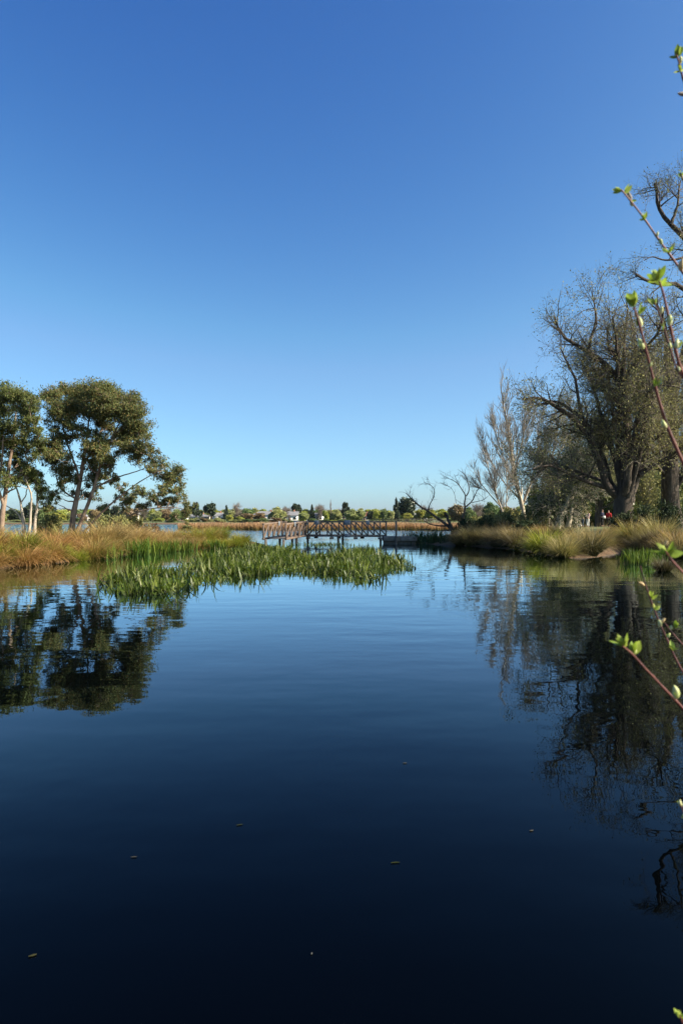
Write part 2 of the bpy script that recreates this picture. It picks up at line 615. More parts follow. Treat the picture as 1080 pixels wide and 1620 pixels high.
M['far_reed'] = leaf_mat('far_reed', [(0.22, 0.15, 0.045), (0.32, 0.20, 0.075), (0.28, 0.14, 0.05), (0.20, 0.18, 0.04)], tip=(0.42, 0.27, 0.13), tip_from=0.45, trans=0.35, vary=0.15, clump=0.1, rough=0.7, root=(0.13, 0.13, 0.025))
M['gum_bark'] = rough_mat('gum_bark', [(0.09, 0.055, 0.04), (0.22, 0.155, 0.11), (0.32, 0.25, 0.19)], 2.2, 0.5, 9, stretch=(1.5, 1.5, 0.5))
M['pale_bark'] = rough_mat('pale_bark', [(0.22, 0.17, 0.12), (0.40, 0.35, 0.28), (0.50, 0.45, 0.38)], 2.5, 0.4, 9, stretch=(1.5, 1.5, 0.5))
M['old_bark'] = rough_mat('old_bark', [(0.028, 0.021, 0.016), (0.065, 0.048, 0.036), (0.13, 0.10, 0.075)], 3.0, 1.0, 8, stretch=(1.6, 1.6, 0.45), dist=0.08)
M['old_twig'] = rough_mat('old_twig', [(0.13, 0.11, 0.08), (0.21, 0.175, 0.125)], 2.0, 0)
M['bare_bark'] = rough_mat('bare_bark', [(0.20, 0.16, 0.11), (0.36, 0.30, 0.225), (0.44, 0.38, 0.29)], 2.0, 0.3, 9, stretch=(1.5, 1.5, 0.5))
M['bare_twig'] = rough_mat('bare_twig', [(0.29, 0.255, 0.205), (0.39, 0.345, 0.285)], 1.0, 0)
M['dead_wood'] = rough_mat('dead_wood', [(0.035, 0.026, 0.02), (0.075, 0.058, 0.046), (0.12, 0.095, 0.08)], 3.0, 0.6, 12)
M['timber'] = rough_mat('timber', [(0.07, 0.058, 0.048), (0.125, 0.105, 0.088), (0.19, 0.165, 0.14)], 3.0, 0.5, 18, rough=0.75, stretch=(1, 1, 1))
M['timber_red_sunlit'] = rough_mat('timber_red_sunlit', [(0.10, 0.07, 0.052), (0.16, 0.11, 0.08), (0.21, 0.155, 0.115)], 3.0, 0.5, 18, rough=0.75)  # house doors; on the bridge's left section sunlit orange is put into the colour
M['steel'] = rough_mat('steel', [(0.13, 0.15, 0.17), (0.19, 0.21, 0.23), (0.24, 0.26, 0.28)], 5.0, 0.15, 20, rough=0.5, spec=0.5)
M['concrete'] = rough_mat('concrete', [(0.10, 0.092, 0.078), (0.17, 0.155, 0.13), (0.22, 0.20, 0.17)], 3.0, 0.4, 14)
M['white_wall'] = rough_mat('white_wall', [(0.72, 0.70, 0.66), (0.80, 0.78, 0.74)], 1.0, 0.1, 6)
M['cream_wall'] = rough_mat('cream_wall', [(0.60, 0.54, 0.44), (0.70, 0.64, 0.54)], 1.0, 0.1, 6)
M['grey_roof'] = rough_mat('grey_roof', [(0.14, 0.14, 0.15), (0.24, 0.24, 0.25)], 1.0, 0.3, 4)
M['red_roof'] = rough_mat('red_roof', [(0.22, 0.09, 0.06), (0.30, 0.14, 0.09)], 1.0, 0.3, 4)
M['pane'] = rough_mat('pane', [(0.02, 0.025, 0.03), (0.04, 0.05, 0.06)], 0.6, 0, rough=0.1, spec=0.6)
M['hill'] = rough_mat('hill', [(0.035, 0.05, 0.03), (0.06, 0.075, 0.04)], 0.004, 0)
M['stem'] = rough_mat('stem', [(0.07, 0.022, 0.02), (0.15, 0.045, 0.035), (0.24, 0.10, 0.065)], 40.0, 0.2, 200, rough=0.45, spec=0.5, dist=0.0005)
M['stem_dark'] = rough_mat('stem_dark', [(0.06, 0.02, 0.022), (0.11, 0.04, 0.04), (0.15, 0.06, 0.05)], 40.0, 0.2, 200, rough=0.45, spec=0.5, dist=0.0005)
M['young_leaf'] = leaf_mat('young_leaf', [(0.20, 0.29, 0.03), (0.28, 0.38, 0.05), (0.36, 0.42, 0.09)], trans=0.45, rough=0.6, vary=0.3, clump=60, spec=0.2)
M['bud'] = rough_mat('bud', [(0.30, 0.36, 0.10), (0.46, 0.48, 0.20), (0.55, 0.52, 0.30)], 90.0, 0.2, 300, rough=0.5, dist=0.0004)
M['bud_tan'] = rough_mat('bud_tan', [(0.36, 0.24, 0.10), (0.52, 0.40, 0.20)], 90.0, 0.2, 300, rough=0.5, dist=0.0004)
M['catkin'] = rough_mat('catkin', [(0.14, 0.12, 0.10), (0.30, 0.27, 0.24), (0.42, 0.39, 0.35)], 400.0, 0.9, 900, rough=0.9, dist=0.002)


def cloth(name, c):
    M[name] = rough_mat(name, [tuple(x * 0.8 for x in c), c], 12.0, 0.3, 40, rough=0.9)


# ------------------------------------------------------------------ the land and the water
def signed_distance(X, Y, poly):
    """positive inside"""
    poly = np.asarray(poly, float)
    d = np.full(X.shape, 1e9)
    inside = np.zeros(X.shape, bool)
    n = len(poly)
    for i in range(n):
        ax, ay = poly[i]
        bx, by = poly[(i + 1) % n]
        ex, ey = bx - ax, by - ay
        t = np.clip(((X - ax) * ex + (Y - ay) * ey) / (ex * ex + ey * ey), 0, 1)
        d = np.minimum(d, np.hypot(X - ax - t * ex, Y - ay - t * ey))
        cond = ((ay > Y) != (by > Y)) & (X < (bx - ax) * (Y - ay) / (by - ay + 1e-12) + ax)
        inside ^= cond
    return np.where(inside, d, -d)


left_edge = [W(-60, 903), W(0, 898), W(60, 893), W(130, 886), W(200, 878), W(250, 873), W(300, 868), W(350, 866), W(388, 863)]
right_edge = [W(650, 859), W(700, 862), W(760, 865), W(820, 870), W(868, 879), W(900, 883), W(940, 882), W(975, 876), W(1000, 873), W(1050, 878), W(1085, 881)]
LEFT = [(-160, 16), (-40, 20)] + [tuple(p) for p in left_edge] + [(-5.2, 44.3), (-4.75, 44.9), (-5.4, 46.5), (-6.3, 48.5), (-7.6, 51), (-12, 53.5), (-20, 53), (-40, 52), (-160, 60)]
RIGHT = [tuple(p) for p in right_edge] + [(26, 27), (60, 22), (900, 10), (900, 420), (60, 300), (34, 150), (19, 92), (11.5, 66), (7.0, 56), (5.5, 53.0)]
NEAR = [(-900, -900), (900, -900), (900, -4), (30, -3), (6, -1.5), (3.2, 0.4), (2.2, 2.0), (1.65, 2.0), (1.2, 1.0), (0.5, 0.7), (-1, 0.8), (-3, 0.3), (-8, -1), (-900, -6)]
FAR = [(-9000, 250), (-400, 262), (-120, 266), (-20, 270), (40, 262), (200, 300), (9000, 250), (9000, 9000), (-9000, 9000)]


def land_height(X, Y):
    z = np.full(X.shape, -1.2)
    for poly, hmax, slope in ((LEFT, 0.38, 0.32), (RIGHT, 0.92, 0.30), (NEAR, 0.30, 0.5), (FAR, 0.9, 0.4)):
        d = signed_distance(X, Y, poly)
        zz = np.where(d > 0, hmax * (1 - np.exp(-d * slope / hmax)), np.maximum(d * slope, -1.2))
        z = np.maximum(z, zz)
    und = 0.06 * np.sin(X * 0.9 + 1.3 * np.sin(Y * 0.5)) * np.sin(Y * 0.8 + 0.4) + 0.04 * np.sin(X * 2.3 + Y * 1.7)
    return z + np.where(z > 0.05, und, 0)


def gz(x, y):
    return float(land_height(np.array([float(x)]), np.array([float(y)]))[0])


rows = np.concatenate([np.linspace(-600, -40, 12), np.linspace(-30, 16, 47)[0:], np.linspace(16.5, 70, 108), np.geomspace(72, 330, 60), np.geomspace(350, 7800, 26)])
s = np.linspace(-1, 1, 331)
s = np.sign(s) * (0.35 * np.abs(s) + 0.65 * np.abs(s) ** 3)
XX = s[None, :] * (70 + 1.0 * np.abs(rows))[:, None]
YY = np.repeat(rows[:, None], len(s), 1)
ZZ = land_height(XX, YY)
nr, nc = XX.shape
idx = np.arange(nr * nc).reshape(nr, nc)
GF = np.stack([idx[:-1, :-1], idx[:-1, 1:], idx[1:, 1:], idx[1:, :-1]], -1).reshape(-1, 4)
tag(link('ground', mesh_np('ground', np.stack([XX, YY, ZZ], -1), GF, M['ground'], smooth=True)), 'grassy banks and far shore round the pond', None, kind='structure')
wx = 7900.0
tag(link('water', mesh_np('water', [(-wx, -700, 0), (wx, -700, 0), (wx, wx, 0), (-wx, wx, 0)], [[0, 1, 2, 3]], M['water'])), 'calm dark blue water of the pond and lake', None, kind='structure')

# far hill
hu = np.linspace(-1, 1, 60)
hv = np.linspace(-1, 1, 16)
HX, HY = np.meshgrid(hu, hv)
ridge = np.clip(1 - np.abs(HX) ** 1.6, 0, 1) * (0.85 + 0.15 * np.sin(HX * 7)) * np.clip(1 - HY ** 2, 0, 1)
hv3 = np.stack([-1200 + HX * 840, 7000 + HY * 500, ridge * 118 + 0.5], -1)
hi = np.arange(HX.size).reshape(HX.shape)
HF = np.stack([hi[:-1, :-1], hi[:-1, 1:], hi[1:, 1:], hi[1:, :-1]], -1).reshape(-1, 4)
tag(link('hill', mesh_np('hill', hv3, HF, M['hill'], smooth=True)), 'low blue wooded hill beyond the far shore', None, kind='structure')


# ------------------------------------------------------------------ trees
def crown_clumps(centers, radii, per_m2, leaf_l, leaf_w, droop=0.7, squash=0.8, sub=0.30):
    """leaf clusters spread through every clump"""
    C, D = [], []
    for c, r in zip(centers, radii):
        nsub = max(5, int(16 * (r / 0.8) ** 1.6))
        d = nrm(rng.standard_normal((nsub, 3)))
        rad = r * (0.35 + 0.65 * rng.random((nsub, 1)) ** 0.6)
        sc = c + d * rad * np.array([1, 1, squash])
        nl = max(8, int(per_m2 * r * r * 12 / nsub))
        sig = sub * r * (0.7 + 0.6 * rng.random((nsub, 1, 1)))
        pos = sc[:, None, :] + rng.standard_normal((nsub, nl, 3)) * sig * np.array([1, 1, 0.8])
        C.append(pos.reshape(-1, 3))
        dd = rng.standard_normal((nsub * nl, 3)) * 0.7
        dd[:, 2] -= droop
        D.append(dd)
    C = np.concatenate(C)
    D = np.concatenate(D)
    n = len(C)
    return leaves(C, D, leaf_l * (0.7 + 0.6 * rng.random(n)), leaf_w * (0.7 + 0.6 * rng.random(n)))


def connect(skel_pts, skel_r, centers, radii, k=8, rmin=0.012, rmax=0.06, bend=0.25):
    """limbs from the nearest lower place of the skeleton to every clump, plus twigs inside it"""
    strands, rads = [], []
    nodes = skel_pts.copy()
    nrad = skel_r.copy()
    order = np.argsort([np.min(np.linalg.norm(nodes - c, axis=1)) for c in centers])
    for i in order:
        c = centers[i]
        d = np.linalg.norm(nodes - c, axis=1) + 2.2 * np.maximum(0, nodes[:, 2] - c[2] + 0.3)
        j = int(np.argmin(d))
        a = nodes[j]
        L = np.linalg.norm(c - a)
        mid = (a + c) / 2 + np.array([0, 0, -bend * L * 0.35]) + rng.standard_normal(3) * 0.08 * L
        t = np.linspace(0, 1, k)[:, None]
        path = (1 - t) ** 2 * a + 2 * t * (1 - t) * mid + t ** 2 * c
        path[1:-1] += rng.standard_normal((k - 2, 3)) * 0.025 * L
        r0 = min(max(0.6 * nrad[j], rmin * 1.5), rmax)
        rr = np.linspace(r0, rmin, k)
        strands.append(path)
        rads.append(rr)
        nodes = np.concatenate([nodes, path[2:]])
        nrad = np.concatenate([nrad, rr[2:]])
    P_, R = np.array(strands), np.array(rads)
    S, D, L, R0 = [], [], [], []
    for c, r in zip(centers, radii):
        n = max(5, int(14 * r))
        S.append(np.repeat(c[None], n, 0) + rng.standard_normal((n, 3)) * 0.12 * r)
        d = nrm(rng.standard_normal((n, 3)) + np.array([0, 0, 0.35]))
        D.append(d)
        L.append(r * (0.6 + 0.5 * rng.random(n)))
    S, D, L = np.concatenate(S), np.concatenate(D), np.concatenate(L)
    tw = grow(S, D, L, 4, 0.22, (0, 0, 0.02))
    return P_, R, tw, taper(len(tw), 4, rmin * 0.9, rmin * 0.45)


def gum_tree(name, label, base_uv, Y, trunks, clumps, depth, leaf, bark, group=None, per_m2=150, extra_wood=None):
    bx, by, _ = P(base_uv[0], base_uv[1], Y)
    base = np.array([bx, by, gz(bx, by)])
    t = thing(name, label, 'tree', base, group)
    geos, sk, sr = [], [], []
    for poly, r0, r1, dy in trunks:
        pts = np.array([P(u, v, Y + dy * i / (len(poly) - 1)) for i, (u, v) in enumerate(poly)])
        if dy is not None and poly[0][1] > 830:
            pts[0, 2] = base[2] - 0.15
        pts = resample(pts, 14)
        pts[2:-1] += np.cumsum(rng.standard_normal((11, 3)), 0) * 0.022 * np.array([1, 1, 0.3])
        rr = np.linspace(r0, r1, 14)
        if poly[0][1] > 830:
            rr[0] *= 1.35
            rr[1] *= 1.12
        geos.append(tubes(pts[None], rr[None], 9, 0.05))
        sk.append(pts[2:])
        sr.append(rr[2:])
    wood = join(geos)
    C = np.array([P(u, v, Y + d * depth) for (u, v, r, d) in clumps])
    Rr = np.array([r / F_PX * Y for (u, v, r, d) in clumps])
    # sprays between neighbouring clumps close the crown
    mids = []
    for i in range(len(C)):
        near = np.argsort(np.linalg.norm(C - C[i], axis=1))[1:4]
        for j in near:
            if np.linalg.norm(C[j] - C[i]) < 1.9:
                mids.append(((C[i] + C[j]) / 2 + rng.standard_normal(3) * 0.12, 0.5 * (Rr[i] + Rr[j]) * 0.6))
    C = np.concatenate([C, np.array([m_[0] for m_ in mids])])
    Rr = np.concatenate([Rr, np.array([m_[1] for m_ in mids])])
    # smaller sprays round every clump break up the outline
    ex = nrm(rng.standard_normal((len(C), 3, 3)) * np.array([1, 1, 0.75])) * (Rr[:, None, None] * rng.uniform(0.8, 1.35, (len(C), 3, 1)))
    C = np.concatenate([C, (C[:, None, :] + ex).reshape(-1, 3)])
    Rr = np.concatenate([Rr * 0.92, np.repeat(Rr, 3) * rng.uniform(0.38, 0.62, len(Rr) * 3)])
    lp, lr, tp, tr = connect(np.concatenate(sk), np.concatenate(sr), C, Rr)
    part('trunk', wood, bark, t, base, True)
    part('limbs', join([tubes(lp, lr, 6, 0.04), tubes(tp, tr, 3)]), bark, t, base, True)
    part('crown', crown_clumps(C, Rr, per_m2, 0.16, 0.05, sub=0.40), leaf, t, base)
    return t


def jd(lst, lo=-1, hi=1):
    """give every clump a depth of its own"""
    return [(u, v, r, random.uniform(lo, hi)) for (u, v, r) in lst]


gumA = [(80, 620, 15), (97, 640, 18), (122, 616, 17), (148, 611, 17), (176, 618, 16), (198, 636, 17), (220, 648, 16), (231, 672, 13), (226, 698, 14),
        (206, 682, 16), (186, 652, 18), (160, 640, 19), (134, 645, 19), (110, 662, 17), (88, 664, 13), (86, 694, 13), (80, 712, 10), (92, 732, 13), (106, 752, 12), (97, 700, 10),
        (150, 704, 13), (166, 718, 12), (150, 738, 13), (172, 742, 9), (132, 722, 9), (214, 712, 12), (196, 706, 11), (236, 736, 9), (254, 730, 12), (274, 744, 12), (286, 756, 7),
        (262, 768, 9), (284, 782, 9), (238, 784, 8), (298, 796, 8), (293, 814, 6), (294, 832, 6), (206, 790, 8), (200, 800, 7), (166, 803, 7), (74, 788, 9), (80, 806, 6), (115, 628, 15), (165, 660, 13), (210, 660, 15), (143, 760, 8), (60, 700, 8), (72, 726, 8), (232, 800, 7)]
gumA = jd(gumA) + jd([(148, 680, 9), (178, 682, 9), (122, 676, 9), (195, 690, 10), (160, 668, 10), (160, 700, 10), (175, 725, 11), (140, 700, 9), (160, 752, 9), (110, 735, 9), (120, 690, 9), (182, 700, 9), (222, 724, 9), (246, 752, 9), (266, 756, 8), (190, 770, 7), (100, 770, 8), (130, 780, 7), (150, 785, 7), (250, 790, 7), (270, 795, 7), (215, 775, 7)]) + jd([(130, 630, 18), (185, 640, 18), (100, 655, 16), (215, 690, 14), (90, 715, 13), (155, 625, 16), (150, 715, 12)], -2.2, 2.2)
gum_tree('gum_tree', 'broad olive gum tree with two leaning trunks on the grassy left bank', (114, 840), 44, [
    ([(112, 846), (116, 815), (121, 795), (126, 770), (131, 742), (137, 712), (142, 680), (146, 650)], 0.21, 0.04, 0.5),
    ([(117, 846), (132, 815), (145, 790), (152, 765), (160, 735), (172, 705), (186, 675), (196, 655)], 0.15, 0.03, -1.0),
    ([(128, 762), (118, 735), (106, 705), (98, 675), (95, 650)], 0.08, 0.025, 1.2),
    ([(133, 735), (150, 705), (165, 670), (170, 640)], 0.075, 0.025, 1.6),
    ([(120, 840), (146, 826), (165, 806), (185, 790), (205, 772), (232, 756), (258, 740)], 0.08, 0.02, -1.4),
    ([(150, 772), (178, 758), (202, 750), (228, 742)], 0.06, 0.025, -0.8),
    ([(122, 790), (108, 782), (95, 768), (88, 740)], 0.06, 0.025, 0.8),
    ([(118, 846), (150, 838), (182, 828), (205, 814), (225, 806), (246, 803), (272, 800), (294, 806)], 0.075, 0.02, -0.6)],
    gumA, 1.9, M['gum_leaf'], M['gum_bark'])

gumB = [(-50, 640, 24), (-20, 625, 20), (5, 626, 18), (28, 622, 16), (48, 634, 14), (12, 648, 20), (38, 660, 17), (-8, 668, 20), (20, 685, 16), (48, 690, 13), (54, 664, 11), (-30, 690, 20), (4, 705, 15),
        (34, 712, 13), (14, 735, 12), (40, 736, 10), (56, 724, 9), (-10, 740, 14), (26, 756, 9), (46, 760, 8), (58, 752, 7), (2, 762, 9), (-40, 740, 18), (-60, 700, 22), (62, 690, 9), (66, 712, 8), (60, 640, 9), (-35, 612, 16)]
gum_tree('gum_tree', 'green gum tree at the left edge beside the broad gum', (2, 842), 42, [
    ([(1, 848), (4, 815), (8, 792), (14, 768), (14, 742), (20, 712), (24, 680), (26, 650)], 0.19, 0.04, 0.3),
    ([(-4, 848), (-6, 810), (-14, 770), (-22, 720), (-30, 670)], 0.15, 0.04, 0.8),
    ([(6, 800), (-2, 770), (2, 735), (6, 690)], 0.10, 0.03, -0.9)],
    jd(gumB), 2.0, M['gum_leaf_green'], M['gum_bark'])
gum_tree('gum_tree', 'slim pale gum with three thin bare trunks between the two big gums', (47, 842), 43, [
    ([(40, 846), (37, 820), (34, 800), (28, 783), (23, 765)], 0.13, 0.04, 0.2),
    ([(47, 846), (47, 822), (49, 803), (54, 786), (46, 770), (41, 758)], 0.11, 0.035, -0.5),
    ([(55, 846), (57, 818), (61, 798), (60, 776), (54, 752)], 0.12, 0.04, 0.6),
    ([(36, 825), (26, 808), (14, 802), (6, 795)], 0.05, 0.02, 0.3),
    ([(33, 800), (38, 784), (42, 766)], 0.045, 0.02, 0.3)],
    jd([(24, 758, 7), (42, 752, 8), (54, 745, 8), (68, 778, 8), (72, 796, 6), (66, 764, 7)]), 0.7, M['gum_leaf_green'], M['pale_bark'])


def limb_wood(polys, Y, k=16):
    """explicit limbs: (points in the photograph, r0, r1, depth at the end)"""
    out = []
    for poly, r0, r1, dy in polys:
        pts = np.array([P(u, v, Y + dy * (i / (len(poly) - 1)) ** 1.3) for i, (u, v) in enumerate(poly)])
        pts = resample(pts, k)
        amp = 0.25 * (r0 + r1)
        pts[1:-1] += rng.standard_normal((k - 2, 3)) * amp * 0.35
        out.append((pts, np.linspace(r0, r1, k)))
    return out


def spin(pts, center, ang, sc=1.0, zs=1.0):
    q = pts - center
    c, s_ = math.cos(ang), math.sin(ang)
    r = np.stack([q[:, 0] * c - q[:, 1] * s_, q[:, 0] * s_ + q[:, 1] * c, q[:, 2] * zs], 1)
    return r * np.array([sc, sc, 1]) + center


def twiggy(P_, R, n1, n2, n3, l1, l2, l3, a=(35, 75), trop=0.05, rmin=0.008, wig=0.16, tmin=0.25, fall=0.5, weights=None):
    """three orders of branching off the given limbs"""
    pos, tan, rad, t, i = sample(P_, R, n1, tmin, 1.0, weights)
    D = deviate(tan, *a)
    L = l1 * (0.5 + 0.8 * rng.random(n1)) * (1.1 - fall * t)
    b1 = grow(pos, D, L, 7, wig, (0, 0, trop))
    r1 = taper(n1, 7, np.clip(rad * 0.5, rmin * 2, rmin * 8), rmin * 1.3)
    pos, tan, rad, t, i = sample(b1, r1, n2, 0.15, 1.0)
    L = l2 * (0.5 + 0.8 * rng.random(n2)) * (1.1 - 0.5 * t)
    b2 = grow(pos, deviate(tan, *a), L, 5, wig * 1.2, (0, 0, trop))
    r2 = taper(n2, 5, np.clip(rad * 0.6, rmin * 1.2, rmin * 3), rmin)
    pos, tan, rad, t, i = sample(b2, r2, n3, 0.1, 1.0)
    L = l3 * (0.5 + 0.8 * rng.random(n3))
    b3 = grow(pos, deviate(tan, a[0] * 0.8, a[1]), L, 4, wig * 1.4, (0, 0, trop * 1.3))
    r3 = taper(n3, 4, rmin, rmin * 0.5)
    return (b1, r1), (b2, r2), (b3, r3)


def leaf_mist(b3, n, l, w, spread_=0.12, droop=0.3, thin=None):
    pos, tan, _, _, _ = sample(b3, np.ones(b3.shape[:2]), n, 0.0, 1.0)
    pos = pos + rng.standard_normal((n, 3)) * spread_
    if thin:
        # the tops are still nearly bare in spring
        keep = rng.random(n) > 0.5 * np.clip((pos[:, 2] - thin[0]) / (thin[1] - thin[0]), 0, 1)
        pos, tan = pos[keep], tan[keep]
        n = len(pos)
    D = tan * 0.6 + rng.standard_normal((n, 3)) * 0.7
    D[:, 2] -= droop
    return leaves(pos, D, l * (0.6 + 0.8 * rng.random(n)), w * (0.6 + 0.8 * rng.random(n)))


def old_tree(name, label, base_uv, Y, trunk, limbs, spins, n, lens, nleaf, leaf, trunk_r, group=None, leaf_size=(0.125, 0.06), spread_=0.16, bare=()):
    bx, by, _ = P(base_uv[0], base_uv[1], Y)
    base = np.array([bx, by, gz(bx, by)])
    t = thing(name, label, 'tree', base, group)
    tp = np.array([P(u, v, Y) for u, v in trunk])
    tp[0, 2] = base[2] - 0.3
    tp = resample(tp, 14)
    tr = np.interp(np.linspace(0, 1, 14), np.linspace(0, 1, len(trunk_r)), trunk_r)
    tk = tubes(tp[None], tr[None], 18, 0.05)
    lw = limb_wood(limbs, Y)
    center = np.array([bx, by, 0])
    allp = [p for p, _ in lw]
    allr = [r for _, r in lw]
    for li, ang, sc, zs in spins:
        allp.append(spin(lw[li][0] - np.array([0, 0, 0]), center, ang, sc, zs))
        allr.append(lw[li][1] * 0.85)
    LP, LR = np.array(allp), np.array(allr)
    part('trunk', tk, M['old_bark'], t, base, True)
    part('limbs', tubes(LP, LR, 9, 0.08), M['old_bark'], t, base, True)
    wts = np.linalg.norm(np.diff(LP, axis=1), axis=2).sum(1)
    wts[list(bare)] *= 0.45
    (b1, r1), (b2, r2), (b3, r3) = twiggy(LP, LR, n[0], n[1], n[2], *lens, weights=wts)
    part('branches', tubes(b1, r1, 4), M['old_bark'], t, base, True)
    part('twigs', join([tubes(b2, r2, 3), tubes(b3, r3, 3)]), M['old_twig'], t, base)
    part('crown', leaf_mist(b3, nleaf, leaf_size[0], leaf_size[1], spread_, thin=(8.0, 13.5)), leaf, t, base)
    return t


old_tree('old_willow', 'huge old willow with a massive dark trunk and gnarled limbs on the right bank', (985, 826), 46,
         [(985, 832), (985, 812), (986, 796), (987, 782), (988, 772)],
         [([(975, 785), (960, 777), (950, 735), (934, 703), (923, 677), (905, 658), (880, 643), (852, 626), (828, 632)], 0.30, 0.08, -1.5),
          ([(985, 778), (976, 735), (966, 700), (953, 662), (947, 643), (935, 600), (918, 570)], 0.22, 0.05, 1.5),
          ([(990, 778), (991, 730), (991, 695), (995, 678), (988, 626), (977, 595), (949, 564), (928, 552), (900, 544), (880, 536), (876, 500)], 0.34, 0.06, 0.5),
          ([(930, 552), (936, 530), (942, 508), (940, 482), (935, 462)], 0.10, 0.03, 0.3),
          ([(977, 595), (975, 560), (974, 532), (968, 500)], 0.14, 0.05, -0.6),
          ([(984, 612), (987, 570), (986, 527), (993, 500), (990, 478)], 0.16, 0.04, 0.8),
          ([(998, 782), (1012, 745), (1025, 705), (1030, 660), (1042, 615), (1040, 570)], 0.25, 0.06, 1.0),
          ([(962, 772), (935, 765), (905, 752), (880, 738), (855, 735), (842, 742)], 0.16, 0.04, -2.0),
          ([(925, 682), (915, 640), (910, 600), (895, 570), (885, 550)], 0.15, 0.04, -1.0),
          ([(1010, 752), (1035, 735), (1060, 722), (1085, 700)], 0.2, 0.05, -1.5)],
         [(0, 1.3, 0.8, 1.0), (2, 1.9, 0.9, 0.95), (2, -1.5, 0.7, 1.0), (6, 1.2, 1.0, 1.0), (6, -1.4, 0.9, 0.95), (7, -1.0, 0.9, 1.1), (1, 2.6, 1.2, 0.9), (0, -0.8, 0.75, 1.05)],
         (330, 2400, 11000), (3.0, 1.5, 0.8), 50000, M['willow_leaf'], [1.0, 0.70, 0.62, 0.64, 0.58])

old_tree('old_willow', 'tall gnarled old tree at the right edge with twisted bare upper limbs', (1060, 824), 50,
         [(1060, 832), (1059, 805), (1058, 780), (1058, 750), (1059, 700), (1060, 650), (1058, 595), (1055, 540)],
         [([(1058, 600), (1056, 550), (1050, 515), (1042, 490), (1030, 470)], 0.30, 0.06, 0.5),
          ([(1062, 640), (1075, 580), (1088, 520), (1095, 470), (1088, 455), (1065, 447), (1040, 445), (1022, 450), (1010, 446), (1005, 434)], 0.34, 0.09, -1.0),
          ([(1088, 500), (1098, 440), (1100, 400), (1088, 378), (1072, 368), (1058, 352), (1045, 340), (1034, 330), (1042, 308), (1035, 290)], 0.30, 0.09, 0.8),
          ([(1060, 356), (1066, 340), (1072, 322), (1072, 305), (1076, 285)], 0.13, 0.04, 0.6),
          ([(1060, 700), (1040, 672), (1028, 640), (1018, 600), (1020, 560)], 0.22, 0.05, -1.6),
          ([(1058, 760), (1040, 738), (1020, 722), (1000, 718)], 0.14, 0.04, -2.2),
          ([(1062, 720), (1085, 690), (1110, 640), (1120, 560), (1130, 480)], 0.32, 0.07, 1.5),
          ([(1090, 400), (1075, 410), (1050, 412), (1030, 405), (1018, 412)], 0.10, 0.03, -0.6),
          ([(1062, 780), (1080, 755), (1105, 735), (1130, 720)], 0.22, 0.05, -1.0)],
         [(4, 1.4, 1.0, 1.0), (6, 1.6, 0.9, 1.0), (6, -1.3, 0.8, 0.9), (4, -1.2, 1.0, 1.05)],
         (250, 1900, 8000), (2.6, 1.3, 0.8), 30000, M['willow_leaf'], [0.95, 0.62, 0.58, 0.55, 0.5, 0.44, 0.36, 0.26], bare=(0, 1, 2, 3, 7))


def bare_tree(name, label, base_uv, Y, trunk, r0, n, lens, angle=(22, 42), group=None, trop=0.12, nleaf=0, leaf=None, bark='bare_bark', twig='bare_twig', rmin=0.013, extra=()):
    bx, by, _ = P(base_uv[0], base_uv[1], Y)
    base = np.array([bx, by, gz(bx, by)])
    t = thing(name, label, 'tree', base, group)
    tp = np.array([P(u, v, Y) for u, v in trunk])
    tp[0, 2] = base[2] - 0.2
    tp = resample(tp, 16)
    tr = np.linspace(r0, 0.02, 16)
    part('trunk', tubes(tp[None], tr[None], 9, 0.03), M[bark], t, base, True)
    LP, LR = [tp], [tr]
    ex = limb_wood(extra, Y) if extra else []
    for p, r in ex:
        LP.append(p)
        LR.append(r)
    if ex:
        part('limbs', tubes(np.array(LP[1:]), np.array(LR[1:]), 7, 0.03), M[bark], t, base, True)
    LP, LR = np.array(LP), np.array(LR)
    (b1, r1), (b2, r2), (b3, r3) = twiggy(LP, LR, n[0], n[1], n[2], *lens, a=angle, trop=trop, rmin=rmin, wig=0.07, tmin=0.15, fall=0.9)
    part('branches', tubes(b1, r1, 4), M[bark], t, base, True)
    part('twigs', join([tubes(b2, r2, 3), tubes(b3, r3, 3)]), M[twig], t, base)
    if nleaf:
        part('crown', leaf_mist(b3, nleaf, 0.16, 0.08, 0.25), leaf, t, base)
    return t


bare_tree('bare_poplar', 'tall slender leafless poplar with upswept pale branches on the right bank', (831, 828), 70,
          [(831, 832), (828, 812), (822, 785), (813, 750), (808, 710), (800, 665), (794, 632), (790, 598)], 0.26, (110, 700, 3000), (4.2, 1.6, 0.8), angle=(16, 36), extra=[
              ([(820, 780), (806, 752), (795, 722), (785, 690), (775, 655)], 0.09, 0.02, -1.5), ([(826, 800), (838, 770), (846, 735), (852, 700), (850, 660)], 0.09, 0.02, 1.0),
              ([(812, 750), (822, 715), (828, 680), (832, 650)], 0.07, 0.02, 1.5), ([(822, 790), (800, 768), (782, 742), (768, 712), (762, 690)], 0.08, 0.02, 0.5)])
bare_tree('bare_poplar', 'smaller leafless tree left of the slender poplar, leaning out', (800, 828), 66,
          [(802, 832), (794, 808), (785, 785), (776, 755), (770, 735), (766, 718)], 0.13, (26, 200, 1400), (2.8, 1.3, 0.7), extra=[
              ([(790, 800), (774, 782), (760, 765), (750, 745)], 0.06, 0.02, -1.0), ([(806, 826), (800, 800), (802, 770), (800, 740)], 0.07, 0.02, 1.0)])
